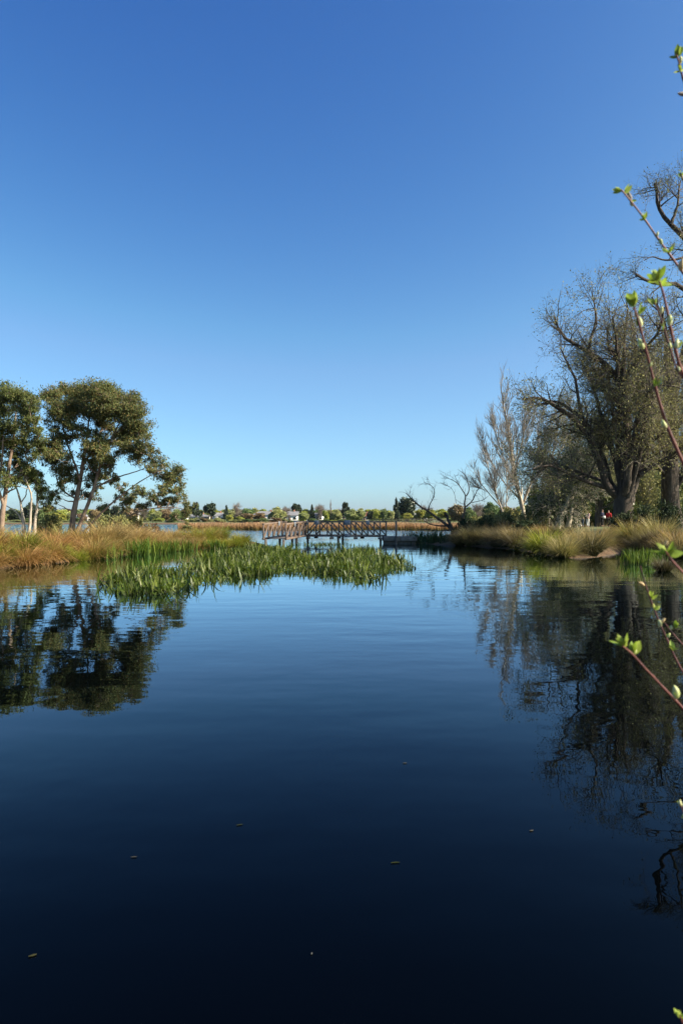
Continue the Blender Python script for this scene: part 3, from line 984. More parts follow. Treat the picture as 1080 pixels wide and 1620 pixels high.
bare_tree('leafing_tree', 'fine-twigged grey tree between the poplar and the huge willow', (868, 828), 62,
          [(866, 832), (869, 800), (868, 770), (872, 735), (876, 700), (884, 665), (888, 640)], 0.15, (46, 340, 2400), (3.0, 1.5, 0.8), angle=(25, 55), trop=0.08, nleaf=3500, leaf=M['willow_leaf'], extra=[
              ([(868, 770), (862, 740), (864, 705), (862, 675)], 0.07, 0.02, -1.0), ([(870, 745), (886, 715), (896, 690), (902, 660)], 0.07, 0.02, 1.0)])
bare_tree('leaning_tree', 'leaning tree with pale lit stems under dark foliage on right bank', (884, 828), 58,
          [(879, 834), (886, 815), (896, 796), (906, 772), (914, 745), (918, 715)], 0.30, (46, 320, 2600), (2.6, 1.4, 0.8), angle=(30, 70), trop=0.03, nleaf=15000, leaf=M['dark_leaf'], extra=[
              ([(898, 834), (902, 810), (905, 790), (903, 765), (898, 740)], 0.24, 0.03, 0.6), ([(887, 834), (890, 812), (888, 790), (884, 765), (880, 740)], 0.16, 0.03, 1.0)])
bare_tree('slim_tree', 'slim upright pale sapling beside the group of people', (911, 828), 62,
          [(912, 834), (911, 815), (909, 795), (908, 775), (906, 755)], 0.09, (18, 90, 500), (1.6, 0.9, 0.5), angle=(30, 60), nleaf=1500, leaf=M['willow_leaf'])
bare_tree('dark_tree', 'straight dark-trunked tree behind the people', (947, 826), 72,
          [(948, 832), (947, 810), (946, 785), (946, 750), (944, 710), (940, 670)], 0.5, (46, 320, 2400), (3.4, 1.6, 0.9), angle=(35, 70), trop=0.03, nleaf=12000, leaf=M['willow_leaf'], bark='old_bark', twig='old_twig')
bare_tree('slim_tree', 'thin pale sapling just right of the huge willow trunk', (1015, 824), 50,
          [(1015, 830), (1016, 810), (1014, 790), (1017, 770), (1016, 750)], 0.07, (16, 80, 500), (1.4, 0.8, 0.5), angle=(30, 60), nleaf=3000, leaf=M['willow_leaf'])
for (u, vt, Y, wid, lab) in ((900, 640, 84, 1.0, 'leafing tree far back on the right bank behind the leaning tree'), (960, 600, 88, 1.2, 'leafing tree far back behind the huge willow trunk'),
                             (1020, 620, 86, 1.2, 'leafing tree far back between the two old willows'), (1080, 640, 84, 1.2, 'leafing tree far back at the right edge')):
    bare_tree('leafing_tree', lab, (u, 824), Y, [(u, 830), (u + 2, 790), (u - 3, 740), (u + 2, 690), (u, vt)], 0.3, (60, 420, 2600), (4.2 * wid, 2.0, 1.0), angle=(30, 65), trop=0.05, nleaf=9000,
              leaf=M['willow_leaf'], bark='old_bark', twig='old_twig')

# dead fallen tree by the bridge
def dead_tree(name, label, base_uv, Y, polys):
    bx, by, _ = P(base_uv[0], base_uv[1], Y)
    base = np.array([bx, by, gz(bx, by)])
    t = thing(name, label, 'tree', base)
    lw = limb_wood(polys, Y, 14)
    LP, LR = np.array([p for p, _ in lw]), np.array([r for _, r in lw])
    LP[0, 0, 2] = base[2] - 0.2
    part('trunk', tubes(LP[:1], LR[:1], 8, 0.08), M['dead_wood'], t, base, True)
    part('limbs', tubes(LP[1:], LR[1:], 6, 0.08), M['dead_wood'], t, base, True)
    pos, tan, rad, tt, i = sample(LP, LR, 60, 0.3, 1.0)
    b1 = grow(pos, deviate(tan, 30, 80), 0.35 + 0.6 * rng.random(60), 5, 0.25, (0, 0, 0.05))
    r1 = taper(60, 5, 0.014, 0.006)
    pos, tan, rad, tt, i = sample(b1, r1, 130, 0.3, 1.0)
    b2 = grow(pos, deviate(tan, 20, 70), 0.2 + 0.35 * rng.random(130), 4, 0.2, (0, 0, 0.05))
    part('twigs', join([tubes(b1, r1, 3), tubes(b2, taper(130, 4, 0.008, 0.004), 3)]), M['dead_wood'], t, base)
    return t


dead_tree('dead_tree', 'dead fallen tree with bare limbs sprawling left above the bridge end', (716, 842), 51, [
    ([(718, 846), (714, 838), (711, 828), (706, 815), (703, 811)], 0.16, 0.10, -0.3),
    ([(714, 836), (700, 826), (688, 817), (676, 808), (668, 804), (660, 799), (655, 793), (648, 788), (642, 780)], 0.12, 0.03, -0.5),
    ([(677, 809), (678, 800), (684, 790), (688, 781), (686, 771), (680, 766), (670, 763)], 0.04, 0.012, 0.3),
    ([(712, 832), (700, 832), (690, 832), (676, 828), (664, 818)], 0.07, 0.02, 0.6),
    ([(712, 838), (700, 840), (688, 840), (676, 837), (662, 838)], 0.05, 0.02, -0.8),
    ([(668, 804), (664, 812), (656, 818), (648, 826)], 0.03, 0.012, -0.4),
    ([(658, 797), (658, 790), (657, 788)], 0.02, 0.01, 0.1)])
dead_tree('dead_tree', 'small dead tree with forked bare limbs standing right of the fallen one', (728, 840), 53, [
    ([(727, 846), (730, 830), (733, 815), (735, 803), (734, 796)], 0.11, 0.06, 0.0),
    ([(734, 798), (734, 792), (738, 784), (733, 779), (728, 772), (724, 764), (712, 758), (702, 753)], 0.06, 0.012, -0.4),
    ([(737, 785), (742, 777), (741, 768), (738, 758), (735, 750), (728, 746)], 0.045, 0.012, 0.4),
    ([(735, 803), (742, 797), (748, 792), (751, 782), (756, 773), (764, 766)], 0.055, 0.012, 0.3),
    ([(746, 795), (756, 793), (764, 791), (770, 786)], 0.03, 0.01, 0.5),
    ([(727, 770), (722, 760), (718, 750)], 0.02, 0.008, 0.2),
    ([(721, 796), (719, 782), (714, 772), (702, 765)], 0.02, 0.008, -0.5)])


# ------------------------------------------------------------------ shrubs behind the right bank
def shrub_mesh(name, mat, n=7, leaf=0.15, per=55):
    C = np.stack([rng.uniform(-0.7, 0.7, n), rng.uniform(-0.7, 0.7, n), rng.uniform(0.25, 0.8, n)], 1)
    R = rng.uniform(0.3, 0.5, n)
    return mesh_np(name, *(lambda g: (g[0], g[1], mat, g[2]))(crown_clumps(C, R, per / 0.3, leaf, leaf * 0.5, droop=0.1, sub=0.28)))


SHRUB = [shrub_mesh('foliage', M['shrub_leaf'], leaf=0.13) for _ in range(3)]
stem_g = tubes(grow(np.zeros((9, 3)), nrm(rng.standard_normal((9, 3)) * 0.5 + np.array([0, 0, 1])), np.full(9, 0.9), 5, 0.12), taper(9, 5, 0.03, 0.012), 4)
STEMS = mesh_np('stems', stem_g[0], stem_g[1], M['old_twig'])


def shrub(label, u, Y, w, h, kind, group=None, name='shrub'):
    x = (u - 540) / F_PX * Y
    o = thing(name, label, 'shrub', (x, Y, gz(x, Y) - 0.05), group)
    o.scale = (w / 2, w / 2, h)
    o.rotation_euler = (0, 0, random.uniform(0, 6.28))
    paint(link('foliage', random.choice(SHRUB), o), M[kind])
    link('stems', STEMS, o)
    return o


for (u, Y, w, h, k) in ((868, 78, 5, 4.5, 'shrub_leaf'), (884, 80, 4.6, 6.5, 'dark_leaf'), (902, 84, 5, 5.0, 'shrub_leaf'), (918, 86, 5, 5.5, 'shrub_leaf'), (934, 90, 6, 4.5, 'shrub_leaf'),
                        (952, 92, 6, 6.0, 'shrub_leaf'), (968, 80, 5, 3.8, 'shrub_leaf'), (1000, 74, 6, 4.6, 'shrub_leaf'), (1022, 72, 6, 5.4, 'willow_leaf'), (1040, 76, 6, 5.0, 'shrub_leaf'),
                        (1062, 80, 7, 6.0, 'dark_leaf'), (1082, 72, 7, 5.0, 'willow_leaf'), (846, 88, 6, 5.0, 'willow_leaf'), (1030, 92, 9, 9.0, 'willow_leaf'), (980, 96, 9, 8.5, 'shrub_leaf'), (910, 98, 9, 8.0, 'willow_leaf')):
    lab = {'shrub_leaf': 'yellow-green hedge shrub', 'dark_leaf': 'dark evergreen hedge shrub', 'willow_leaf': 'grey-green hedge shrub'}[k]
    defer(shrub(lab, u, Y, w, h, k), lab, 'behind the old trees')
shrub('dark green bush on the bank in front of the huge willow trunk', 1002, 41, 2.6, 1.5, 'dark_leaf')
shrub('low dark bush beside the dark bush under the huge willow', 1022, 43, 2.4, 1.5, 'shrub_leaf')
shrub('rounded dark bush at the right edge under the gnarled tree', 1068, 41, 2.4, 1.6, 'dark_leaf')
shrub('dark conifer-like bush among the leaning pale stems', 893, 64, 3.4, 5.4, 'dark_leaf')
for (u, Y, w, h) in ((775, 62, 2.6, 1.7), (792, 60, 2.4, 1.5), (812, 62, 2.8, 1.9), (846, 60, 2.6, 2.0), (760, 58, 2.2, 1.3)):
    defer(shrub(None, u, Y, w, h, 'willow_leaf'), 'low olive thicket', 'at the foot of the leafless poplars')
for (u, Y, w, h, lab) in ((738, 49, 1.6, 1.1, 'dark undergrowth bush on the bank just right of the small dead tree'), (768, 47, 1.8, 1.2, 'dark undergrowth bush below the smaller leafless tree'), (800, 45, 1.9, 1.2, 'dark undergrowth bush on the bank below the slender poplar'),
                          (832, 43, 1.7, 1.1, 'dark undergrowth bush left of the yellow-green arching tussock'), (986, 43, 1.6, 1.1, 'dark undergrowth bush behind the bare brown earth')):
    shrub(lab, u, Y, w, h, 'dark_leaf')
shrub('small grey-brown bush among the grass right of the broad gum', 181, 40, 1.7, 1.5, 'willow_leaf')
for (u, Y, w, h, lab) in ((72, 46, 1.8, 1.6, 'grey-green bush in the grass left of the broad gum trunks'), (92, 47, 1.6, 1.3, 'low grey-green bush touching the broad gum trunk'), (158, 46, 1.6, 1.5, 'grey-green bush just right of the leaning gum trunk'), (214, 45, 1.7, 1.4, 'grey-green bush beneath the low gum branch')):
    shrub(lab, u, Y, w, h, 'willow_leaf')
shrub('low brown bush in the grass by the drooping gum branch', 240, 42, 1.5, 0.9, 'rust_leaf')


# ------------------------------------------------------------------ grasses
def tussock_mesh(mat, n=900, h=1.0, spread_=0.28, wid=0.012, lean=(0.05, 0.85), droop=(0.5, 1.9), seed=0):
    a = rng.uniform(0, 2 * np.pi, n)
    r = spread_ * np.sqrt(rng.random(n))
    B = np.stack([r * np.cos(a), r * np.sin(a), np.full(n, -0.05)], 1)
    az = a + rng.normal(0, 0.5, n)
    f = rng.random(n)
    g = blades(B, az, lean[0] + (lean[1] - lean[0]) * f, h * rng.uniform(0.75, 1.3, n), wid * rng.uniform(0.7, 1.4, n), rng.uniform(droop[0], droop[1], n), k=6, twist=1.0)
    return mesh_np('blades', g[0], g[1], mat, g[2])


TUS = {}
for k, a in (('tussock_russet', dict(n=900, h=1.25, wid=0.015)), ('tussock_orange', dict(n=900, h=1.15, wid=0.015, lean=(0.1, 1.0), droop=(0.7, 2.2))), ('tussock_olive', dict(n=850, h=1.15, wid=0.017)),
             ('tussock_lime', dict(n=800, h=1.1, wid=0.019, lean=(0.05, 1.0), droop=(0.5, 1.7))), ('tussock_tan', dict(n=850, h=1.15, wid=0.017, lean=(0.05, 1.05), droop=(0.4, 1.5))), ('tussock_dark', dict(n=750, h=1.1, wid=0.019))):
    TUS[k] = [tussock_mesh(M[k], **a) for _ in range(3)]


def tussock(label, x, y, kind, sc, group=None, hs=1.0):
    z = gz(x, y)
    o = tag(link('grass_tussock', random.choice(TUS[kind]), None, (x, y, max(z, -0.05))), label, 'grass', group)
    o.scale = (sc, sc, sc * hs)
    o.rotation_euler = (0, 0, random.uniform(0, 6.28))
    return o


edge = np.array([p for p in left_edge])
seg = np.linalg.norm(np.diff(edge, axis=0), axis=1)
cum = np.concatenate([[0], np.cumsum(seg)])
LABL = {'tussock_orange': 'orange-brown tussock', 'tussock_russet': 'russet seed-topped tussock', 'tussock_olive': 'yellow-olive tussock', 'tussock_lime': 'bright yellow-green tussock'}
ROWS = ['overhanging the water on the left bank', 'in the second row of the left bank', 'in the third row of the left bank', 'in the back row of the left bank']
for row, (off, dz, step) in enumerate(((-0.05, 0.95, 0.8), (1.1, 1.2, 1.15), (2.6, 1.0, 1.35), (4.6, 0.8, 1.7))):
    for sdist in np.arange(0.3, cum[-1], step):
        sd = min(cum[-1], max(0, sdist + random.uniform(-0.25, 0.25)))
        x = np.interp(sd, cum, edge[:, 0])
        y = np.interp(sd, cum, edge[:, 1])
        x2, y2 = np.interp(sd + 0.5, cum, edge[:, 0]) - np.interp(sd - 0.5, cum, edge[:, 0]), np.interp(sd + 0.5, cum, edge[:, 1]) - np.interp(sd - 0.5, cum, edge[:, 1])
        ln = math.hypot(x2, y2) + 1e-6
        nx, ny = -y2 / ln, x2 / ln
        o_ = off + random.uniform(-0.2, 0.35)
        x, y = x + nx * o_, y + ny * o_
        if signed_distance(np.array([x]), np.array([y]), LEFT)[0] < -0.35:
            continue
        u = 540 + x / y * F_PX
        q = random.random()
        if u > 318:
            k = 'tussock_lime' if q < 0.55 else ('tussock_olive' if q < 0.9 else 'tussock_russet')
        elif u > 150:
            k = 'tussock_russet' if q < 0.42 else ('tussock_olive' if q < 0.82 else 'tussock_lime')
        else:
            k = ('tussock_orange' if q < (0.7 if row == 0 else 0.35) else 'tussock_russet') if q < 0.55 else ('tussock_olive' if q < 0.90 else 'tussock_lime')
        sc = random.uniform(0.70, 1.08) * dz * (0.86 if row == 0 else 1.0) * (0.82 if u > 230 else 1.0)
        defer(tussock(None, x, y, k, sc), LABL[k], ROWS[row])
x, y = W(385, 864)
tussock('round bright yellow-green tussock at the very tip of the left bank', x - 0.2, y + 0.6, 'tussock_lime', 1.0, hs=0.85)
x, y = W(316, 868)
tussock('flattened rust-red dead tussock beside the water below the drooping gum branch', x, y + 0.5, 'tussock_orange', 0.85, hs=0.55)

# right bank
for (u, v, dy, k, sc, lab) in ((866, 879, 0.9, 'tussock_lime', 1.3, 'large yellow-green arching tussock on the right bank waterline'), (893, 883, 0.4, 'tussock_tan', 1.0, 'straw-coloured tussock right of the yellow-green one at the water'),
                               (922, 882, 1.4, 'tussock_tan', 1.0, 'tan feathery tussock in the middle of the right bank'), (938, 882, 0.6, 'tussock_dark', 0.95, 'dark green tussock in front of the two tan tussocks'),
                               (952, 880, 1.6, 'tussock_tan', 1.2, 'tan tussock nearest the bare brown earth on right bank'),
                               (1040, 876, 1.6, 'tussock_tan', 1.05, 'big sprawling straw tussock above the irises at right'), (1028, 876, 3.2, 'tussock_olive', 1.35, 'tall olive tussock behind the irises at right'),
                               (1066, 876, 2.5, 'tussock_tan', 1.4, 'straw tussock at the right edge above the water'), (1050, 904, 0.1, 'tussock_dark', 0.5, 'small dark clump standing alone in the water at right')):
    x, y = W(u, v)
    tussock(lab, x + dy * 0.15, y + dy, k, sc)
for (u, v, dy, k, sc) in ((1052, 880, 0.3, 'tussock_dark', 0.9), (1064, 881, 0.8, 'tussock_olive', 0.9), (1076, 882, 0.3, 'tussock_dark', 0.95), (1086, 882, 1.2, 'tussock_tan', 1.0), (1072, 880, 2.6, 'tussock_dark', 1.0), (1056, 879, 2.4, 'tussock_dark', 1.0),
                          (1092, 882, 2.6, 'tussock_olive', 1.0), (1010, 875, 0.7, 'tussock_dark', 0.8), (1024, 876, 0.4, 'tussock_dark', 0.85), (998, 874, 1.6, 'tussock_olive', 0.7), (1012, 875, 2.4, 'tussock_dark', 0.9)):
    x, y = W(u, v)
    defer(tussock(None, x + dy * 0.2, y + dy, k, sc), {'tussock_dark': 'dark olive-brown tussock', 'tussock_tan': 'faded tan tussock', 'tussock_olive': 'olive tussock'}[k], 'behind the irises at right')
cum_r = None
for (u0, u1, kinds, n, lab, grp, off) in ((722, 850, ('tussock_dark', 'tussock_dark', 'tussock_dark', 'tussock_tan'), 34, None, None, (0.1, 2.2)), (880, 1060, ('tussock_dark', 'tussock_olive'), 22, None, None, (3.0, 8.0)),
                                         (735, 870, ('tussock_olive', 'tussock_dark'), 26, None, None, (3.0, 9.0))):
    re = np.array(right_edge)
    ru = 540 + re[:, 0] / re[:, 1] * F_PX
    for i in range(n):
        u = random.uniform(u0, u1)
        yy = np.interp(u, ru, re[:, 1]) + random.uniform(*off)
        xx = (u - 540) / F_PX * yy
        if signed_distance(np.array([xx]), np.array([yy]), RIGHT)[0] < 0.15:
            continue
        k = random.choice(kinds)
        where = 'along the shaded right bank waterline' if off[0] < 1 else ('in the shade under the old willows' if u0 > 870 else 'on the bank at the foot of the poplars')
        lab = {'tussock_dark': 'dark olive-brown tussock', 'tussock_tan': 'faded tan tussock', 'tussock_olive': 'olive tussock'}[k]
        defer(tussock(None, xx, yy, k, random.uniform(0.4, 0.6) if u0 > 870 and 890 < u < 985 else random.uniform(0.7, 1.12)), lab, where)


def iris_mesh(mat, n, h, spread_, wid, lean=0.22):
    B = np.stack([np.clip(rng.normal(0, spread_, n), -1.6 * spread_, 1.6 * spread_), np.clip(rng.normal(0, spread_ * 0.6, n), -spread_, spread_), np.full(n, -0.08)], 1)
    g = blades(B, rng.uniform(0, 6.28, n), np.clip(np.abs(rng.normal(0, lean, n)), 0, 2 * lean), h * rng.uniform(0.6, 1.15, n), wid * rng.uniform(0.7, 1.3, n), np.abs(rng.normal(0, 0.5, n)), k=5, twist=0.8)
    return mesh_np('leaves', g[0], g[1], mat, g[2])


IR = [iris_mesh(M['iris'], 90, 0.8, 0.35, 0.035) for _ in range(3)]
for i, (u, v, sc, lab) in enumerate(((163, 884, 0.95, 'bright green iris clump leftmost at the foot of the left bank grasses'), (176, 883, 0.8, 'bright green iris clump second from left at the foot of left bank grasses'),
                                     (213, 879, 1.15, 'tallest bright green iris clump under the russet grasses on left bank'), (228, 877, 1.15, 'bright green iris clump right of the tallest one on left bank'),
                                     (243, 876, 1.1, 'bright green iris clump in the middle of left bank edge'), (262, 873, 0.9, 'green iris clump near the drooping gum branch, left of it'),
                                     (278, 872, 0.95, 'green iris clump just left of the drooping gum branch'), (297, 870, 0.9, 'green iris clump below the drooping gum branch'),
                                     (330, 868, 0.8, 'green iris clump right of the rust-red tussock'), (345, 868, 0.8, 'green iris clump farthest right on the left bank edge'))):
    x, y = W(u, v)
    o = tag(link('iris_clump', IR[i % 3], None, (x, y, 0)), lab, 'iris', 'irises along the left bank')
    o.scale = (sc, sc, sc)
    o.rotation_euler = (0, 0, random.uniform(-0.4, 0.4))
for i, (u, v, sc, lab) in enumerate(((1000, 891, 0.85, 'leftmost upright iris clump in the water at right'), (1015, 893, 0.9, 'middle upright iris clump in the water at right'), (1030, 891, 0.85, 'rightmost upright iris clump in the water at right'))):
    x, y = W(u, v)
    o = tag(link('iris_clump', IR[i % 3], None, (x, y, 0)), lab, 'iris', 'irises at the right bank')
    o.scale = (sc, sc, sc)
FX = [iris_mesh(M['flax'], 150, 1.0, 0.45, 0.04, 0.4) for _ in range(2)]
for i, (u, v, sc, lab) in enumerate(((658, 859, 0.9, 'dark flax clump leftmost on the right bank beside the bridge end'), (672, 860, 1.05, 'dark flax clump second from the bridge end'), (688, 861, 1.0, 'dark flax clump below the fallen dead tree'),
                                     (703, 861, 0.95, 'dark flax clump below the dead tree trunks'), (718, 862, 0.9, 'dark flax clump right of the dead tree trunks'))):
    x, y = W(u, v)
    o = tag(link('flax_clump', FX[i % 2], None, (x, y + 0.6, 0.05)), lab, 'flax', 'flax along the bank by the bridge')
    o.scale = (sc * 1.3, sc, sc)

# reed bed standing in the pond
bed = [W(u, v) for u, v in ((150, 925), (178, 938), (215, 943), (262, 940), (290, 936), (325, 927), (390, 914), (440, 909), (500, 910), (535, 909), (548, 917), (572, 924), (596, 918), (612, 906), (640, 904), (656, 898), (650, 890), (622, 888), (608, 880), (590, 873),
                                  (545, 872), (520, 880), (470, 877), (455, 867), (400, 866), (370, 872), (330, 884), (285, 895), (235, 908), (190, 916))]
xs, ys = np.array([p[0] for p in bed]), np.array([p[1] for p in bed])
N = 60000
bx_ = rng.uniform(xs.min(), xs.max(), N)
by_ = rng.uniform(ys.min(), ys.max(), N)
sd = signed_distance(bx_, by_, bed)
thin = np.sin(bx_ * 2.1 + 1.7 * np.sin(by_ * 1.3)) * np.sin(by_ * 1.9 + 0.8 * np.cos(bx_ * 1.1))
keep = (sd > -0.12) & (rng.random(N) < np.clip(0.45 + sd * 1.2, 0.25, 1.0)) & (rng.random(N) < 0.62 + 0.6 * thin)
bx_, by_ = bx_[keep], by_[keep]
far_ = np.clip((by_ - 15) / 18, 0, 1)
k2 = rng.random(len(bx_)) < (1.0 - 0.35 * far_)
bx_, by_, far_ = bx_[k2][:13000], by_[k2][:13000], far_[k2][:13000]
n = len(bx_)
fallen = rng.random(n) < 0.16
lean_ = np.where(fallen, rng.uniform(0.9, 1.4, n), np.abs(rng.normal(0, 0.5, n)))
g1 = blades(np.stack([bx_, by_, np.full(n, -0.04)], 1), rng.uniform(0, 6.28, n), lean_, rng.uniform(0.18, 0.52, n) * (0.88 + 0.42 * np.sin(bx_ * 1.7 + 2 * np.sin(by_ * 0.9))), rng.uniform(0.02, 0.06, n),
            np.where(rng.random(n) < 0.42, rng.uniform(0.7, 2.3, n), rng.uniform(0, 0.5, n)), k=6, twist=0.7)
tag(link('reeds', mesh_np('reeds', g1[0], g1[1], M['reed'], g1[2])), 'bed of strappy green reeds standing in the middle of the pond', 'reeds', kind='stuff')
n = 320
c0 = W(510, 862)
g1 = blades(np.stack([rng.normal(c0[0], 0.9, n), rng.normal(c0[1], 0.5, n), np.full(n, -0.04)], 1), rng.uniform(0, 6.28, n), np.abs(rng.normal(0, 0.5, n)), rng.uniform(0.15, 0.35, n), rng.uniform(0.03, 0.045, n), rng.uniform(0, 1.4, n), k=5)
tag(link('reeds', mesh_np('reeds', g1[0], g1[1], M['reed'], g1[2])), 'small low patch of reeds in the water just before the bridge', 'reeds', kind='stuff')

# rust coloured reed belt across the lake
n = 26000
fx = rng.uniform(-1, 1, n)
fy = 112 + 34 * rng.random(n) ** 1.5 + 4 * np.sin(fx * 9)
x_ = fx * 36 - 1
keep = (np.abs(540 + x_ / fy * F_PX - 520) < 238)
x_, fy = x_[keep], fy[keep]
n = len(x_)
g1 = blades(np.stack([x_, fy, np.full(n, -0.05)], 1), rng.uniform(0, 6.28, n), np.abs(rng.normal(0, 0.16, n)), rng.uniform(0.95, 1.45, n) * (0.9 + 0.1 * np.sin(x_ * 0.7)), rng.uniform(0.05, 0.11, n), rng.uniform(0, 0.6, n), k=4, twist=2.0)
tag(link('reed_belt', mesh_np('reed_belt', g1[0], g1[1], M['far_reed'], g1[2])), 'rust-topped belt of reeds across the lake behind the bridge', 'reeds', kind='stuff')

# ------------------------------------------------------------------ far shore: trees and houses
def far_crown(kind):
    if kind == 'round':
        n = 16
        d = nrm(rng.standard_normal((n, 3)))
        C = d * np.array([0.34, 0.34, 0.30]) * (0.5 + 0.5 * rng.random((n, 1))) + np.array([0, 0, 0.55])
        R = rng.uniform(0.13, 0.2, n)
    elif kind == 'low':
        n = 14
        C = np.stack([rng.uniform(-0.4, 0.4, n), rng.uniform(-0.3, 0.3, n), rng.uniform(0.15, 0.8, n)], 1)
        C[:, :2] *= (1.15 - 0.6 * C[:, 2:3])
        R = rng.uniform(0.15, 0.22, n)
    elif kind == 'cone':
        n = 22
        z = np.linspace(0.12, 0.97, n)
        a = rng.uniform(0, 6.28, n)
        r = 0.36 * (1 - z) ** 0.8
        C = np.stack([r * np.cos(a), r * np.sin(a), z], 1)
        R = 0.06 + 0.14 * (1 - z)
    elif kind == 'pine':
        n = 14
        C = np.stack([rng.uniform(-0.36, 0.36, n), rng.uniform(-0.36, 0.36, n), rng.choice([0.45, 0.62, 0.78, 0.9], n) + rng.normal(0, 0.03, n)], 1)
        C[:, :2] *= (1.25 - 0.6 * C[:, 2:3])
        R = rng.uniform(0.09, 0.15, n)
    l = 0.085 if kind != 'cone' else 0.06
    g = crown_clumps(C, R, 4200, l * 1.15, l * 0.7, droop=0.1, squash=0.7, sub=0.3)
    return g


def far_trunk(kind):
    top = {'round': 0.7, 'low': 0.5, 'cone': 0.97, 'pine': 0.92}[kind]
    tp = np.stack([np.cumsum(rng.normal(0, 0.01, 8)), np.cumsum(rng.normal(0, 0.01, 8)), np.linspace(-0.03, top, 8)], 1)
    b = grow(tp[[3, 4, 4, 5, 5, 6]], nrm(rng.standard_normal((6, 3)) + np.array([0, 0, 0.9])), np.full(6, 0.3), 4, 0.1)
    return join([tubes(tp[None], taper(1, 8, 0.028, 0.01), 6), tubes(b, taper(6, 4, 0.012, 0.005), 4)])


def bare_far():
    tp = np.stack([np.cumsum(rng.normal(0, 0.012, 8)), np.cumsum(rng.normal(0, 0.012, 8)), np.linspace(-0.03, 0.9, 8)], 1)[None]
    tr = taper(1, 8, 0.022, 0.006)
    return tubes(tp, tr, 6), twiggy(tp, tr, 26, 220, 1300, 0.5, 0.25, 0.13, a=(20, 50), trop=0.06, rmin=0.0035, wig=0.1, tmin=0.2)


FARM = {}
for kind, mats in (('round', ('far_pale', 'far_yellow', 'far_green', 'far_brown', 'far_dark')), ('low', ('far_pale', 'far_yellow', 'far_green', 'far_brown', 'far_dark')), ('cone', ('far_dark', 'far_green')), ('pine', ('far_dark',))):
    for v_ in range(3):
        g, tg = far_crown(kind), far_trunk(kind)
        tm = mesh_np('trunk', tg[0], tg[1], M['old_bark'])
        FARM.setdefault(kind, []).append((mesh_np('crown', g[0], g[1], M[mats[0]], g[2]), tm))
BARE = []
for v_ in range(2):
    tg, (a1, a2, a3) = bare_far()
    tw = join([tubes(a1[0], a1[1], 3), tubes(a2[0], a2[1], 3), tubes(a3[0], a3[1], 3)])
    BARE.append((mesh_np('branches', tw[0], tw[1], M['far_twig']), mesh_np('trunk', tg[0], tg[1], M['old_bark'])))
WORD = {'far_pale': 'pale sage', 'far_yellow': 'yellow-green', 'far_green': 'mid green', 'far_brown': 'brown budding', 'far_dark': 'dark evergreen'}
SHAPE = {'round': 'round-crowned tree', 'low': 'low spreading tree', 'cone': 'pointed conifer', 'pine': 'layered pine'}


def far_tree(u, vt, wpx, kind, mt, Y, where, own=None):
    x = (u - 540) / F_PX * Y
    z0 = gz(x, Y)
    H = CAM_H - (vt - HORIZON) / F_PX * Y - z0
    wd = wpx / F_PX * Y
    if mt == 'bare':
        lab = 'leafless grey far tree'
    else:
        lab = WORD[mt] + ' ' + SHAPE[kind]
    o = thing('far_tree', own, 'tree', (x, Y, z0))
    if not own:
        defer(o, lab, where)
    ext = {'round': 0.95, 'low': 1.05, 'cone': 0.8, 'pine': 0.95, 'bare': 0.75}[kind]
    o.scale = (wd / ext, wd / ext, H / 1.0)
    o.rotation_euler = (0, 0, random.uniform(0, 6.28))
    cr, tm = random.choice(BARE if mt == 'bare' else FARM[kind])
    c = link('branches' if mt == 'bare' else 'crown', cr, o)
    if mt != 'bare':
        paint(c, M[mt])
    link('trunk', tm, o)


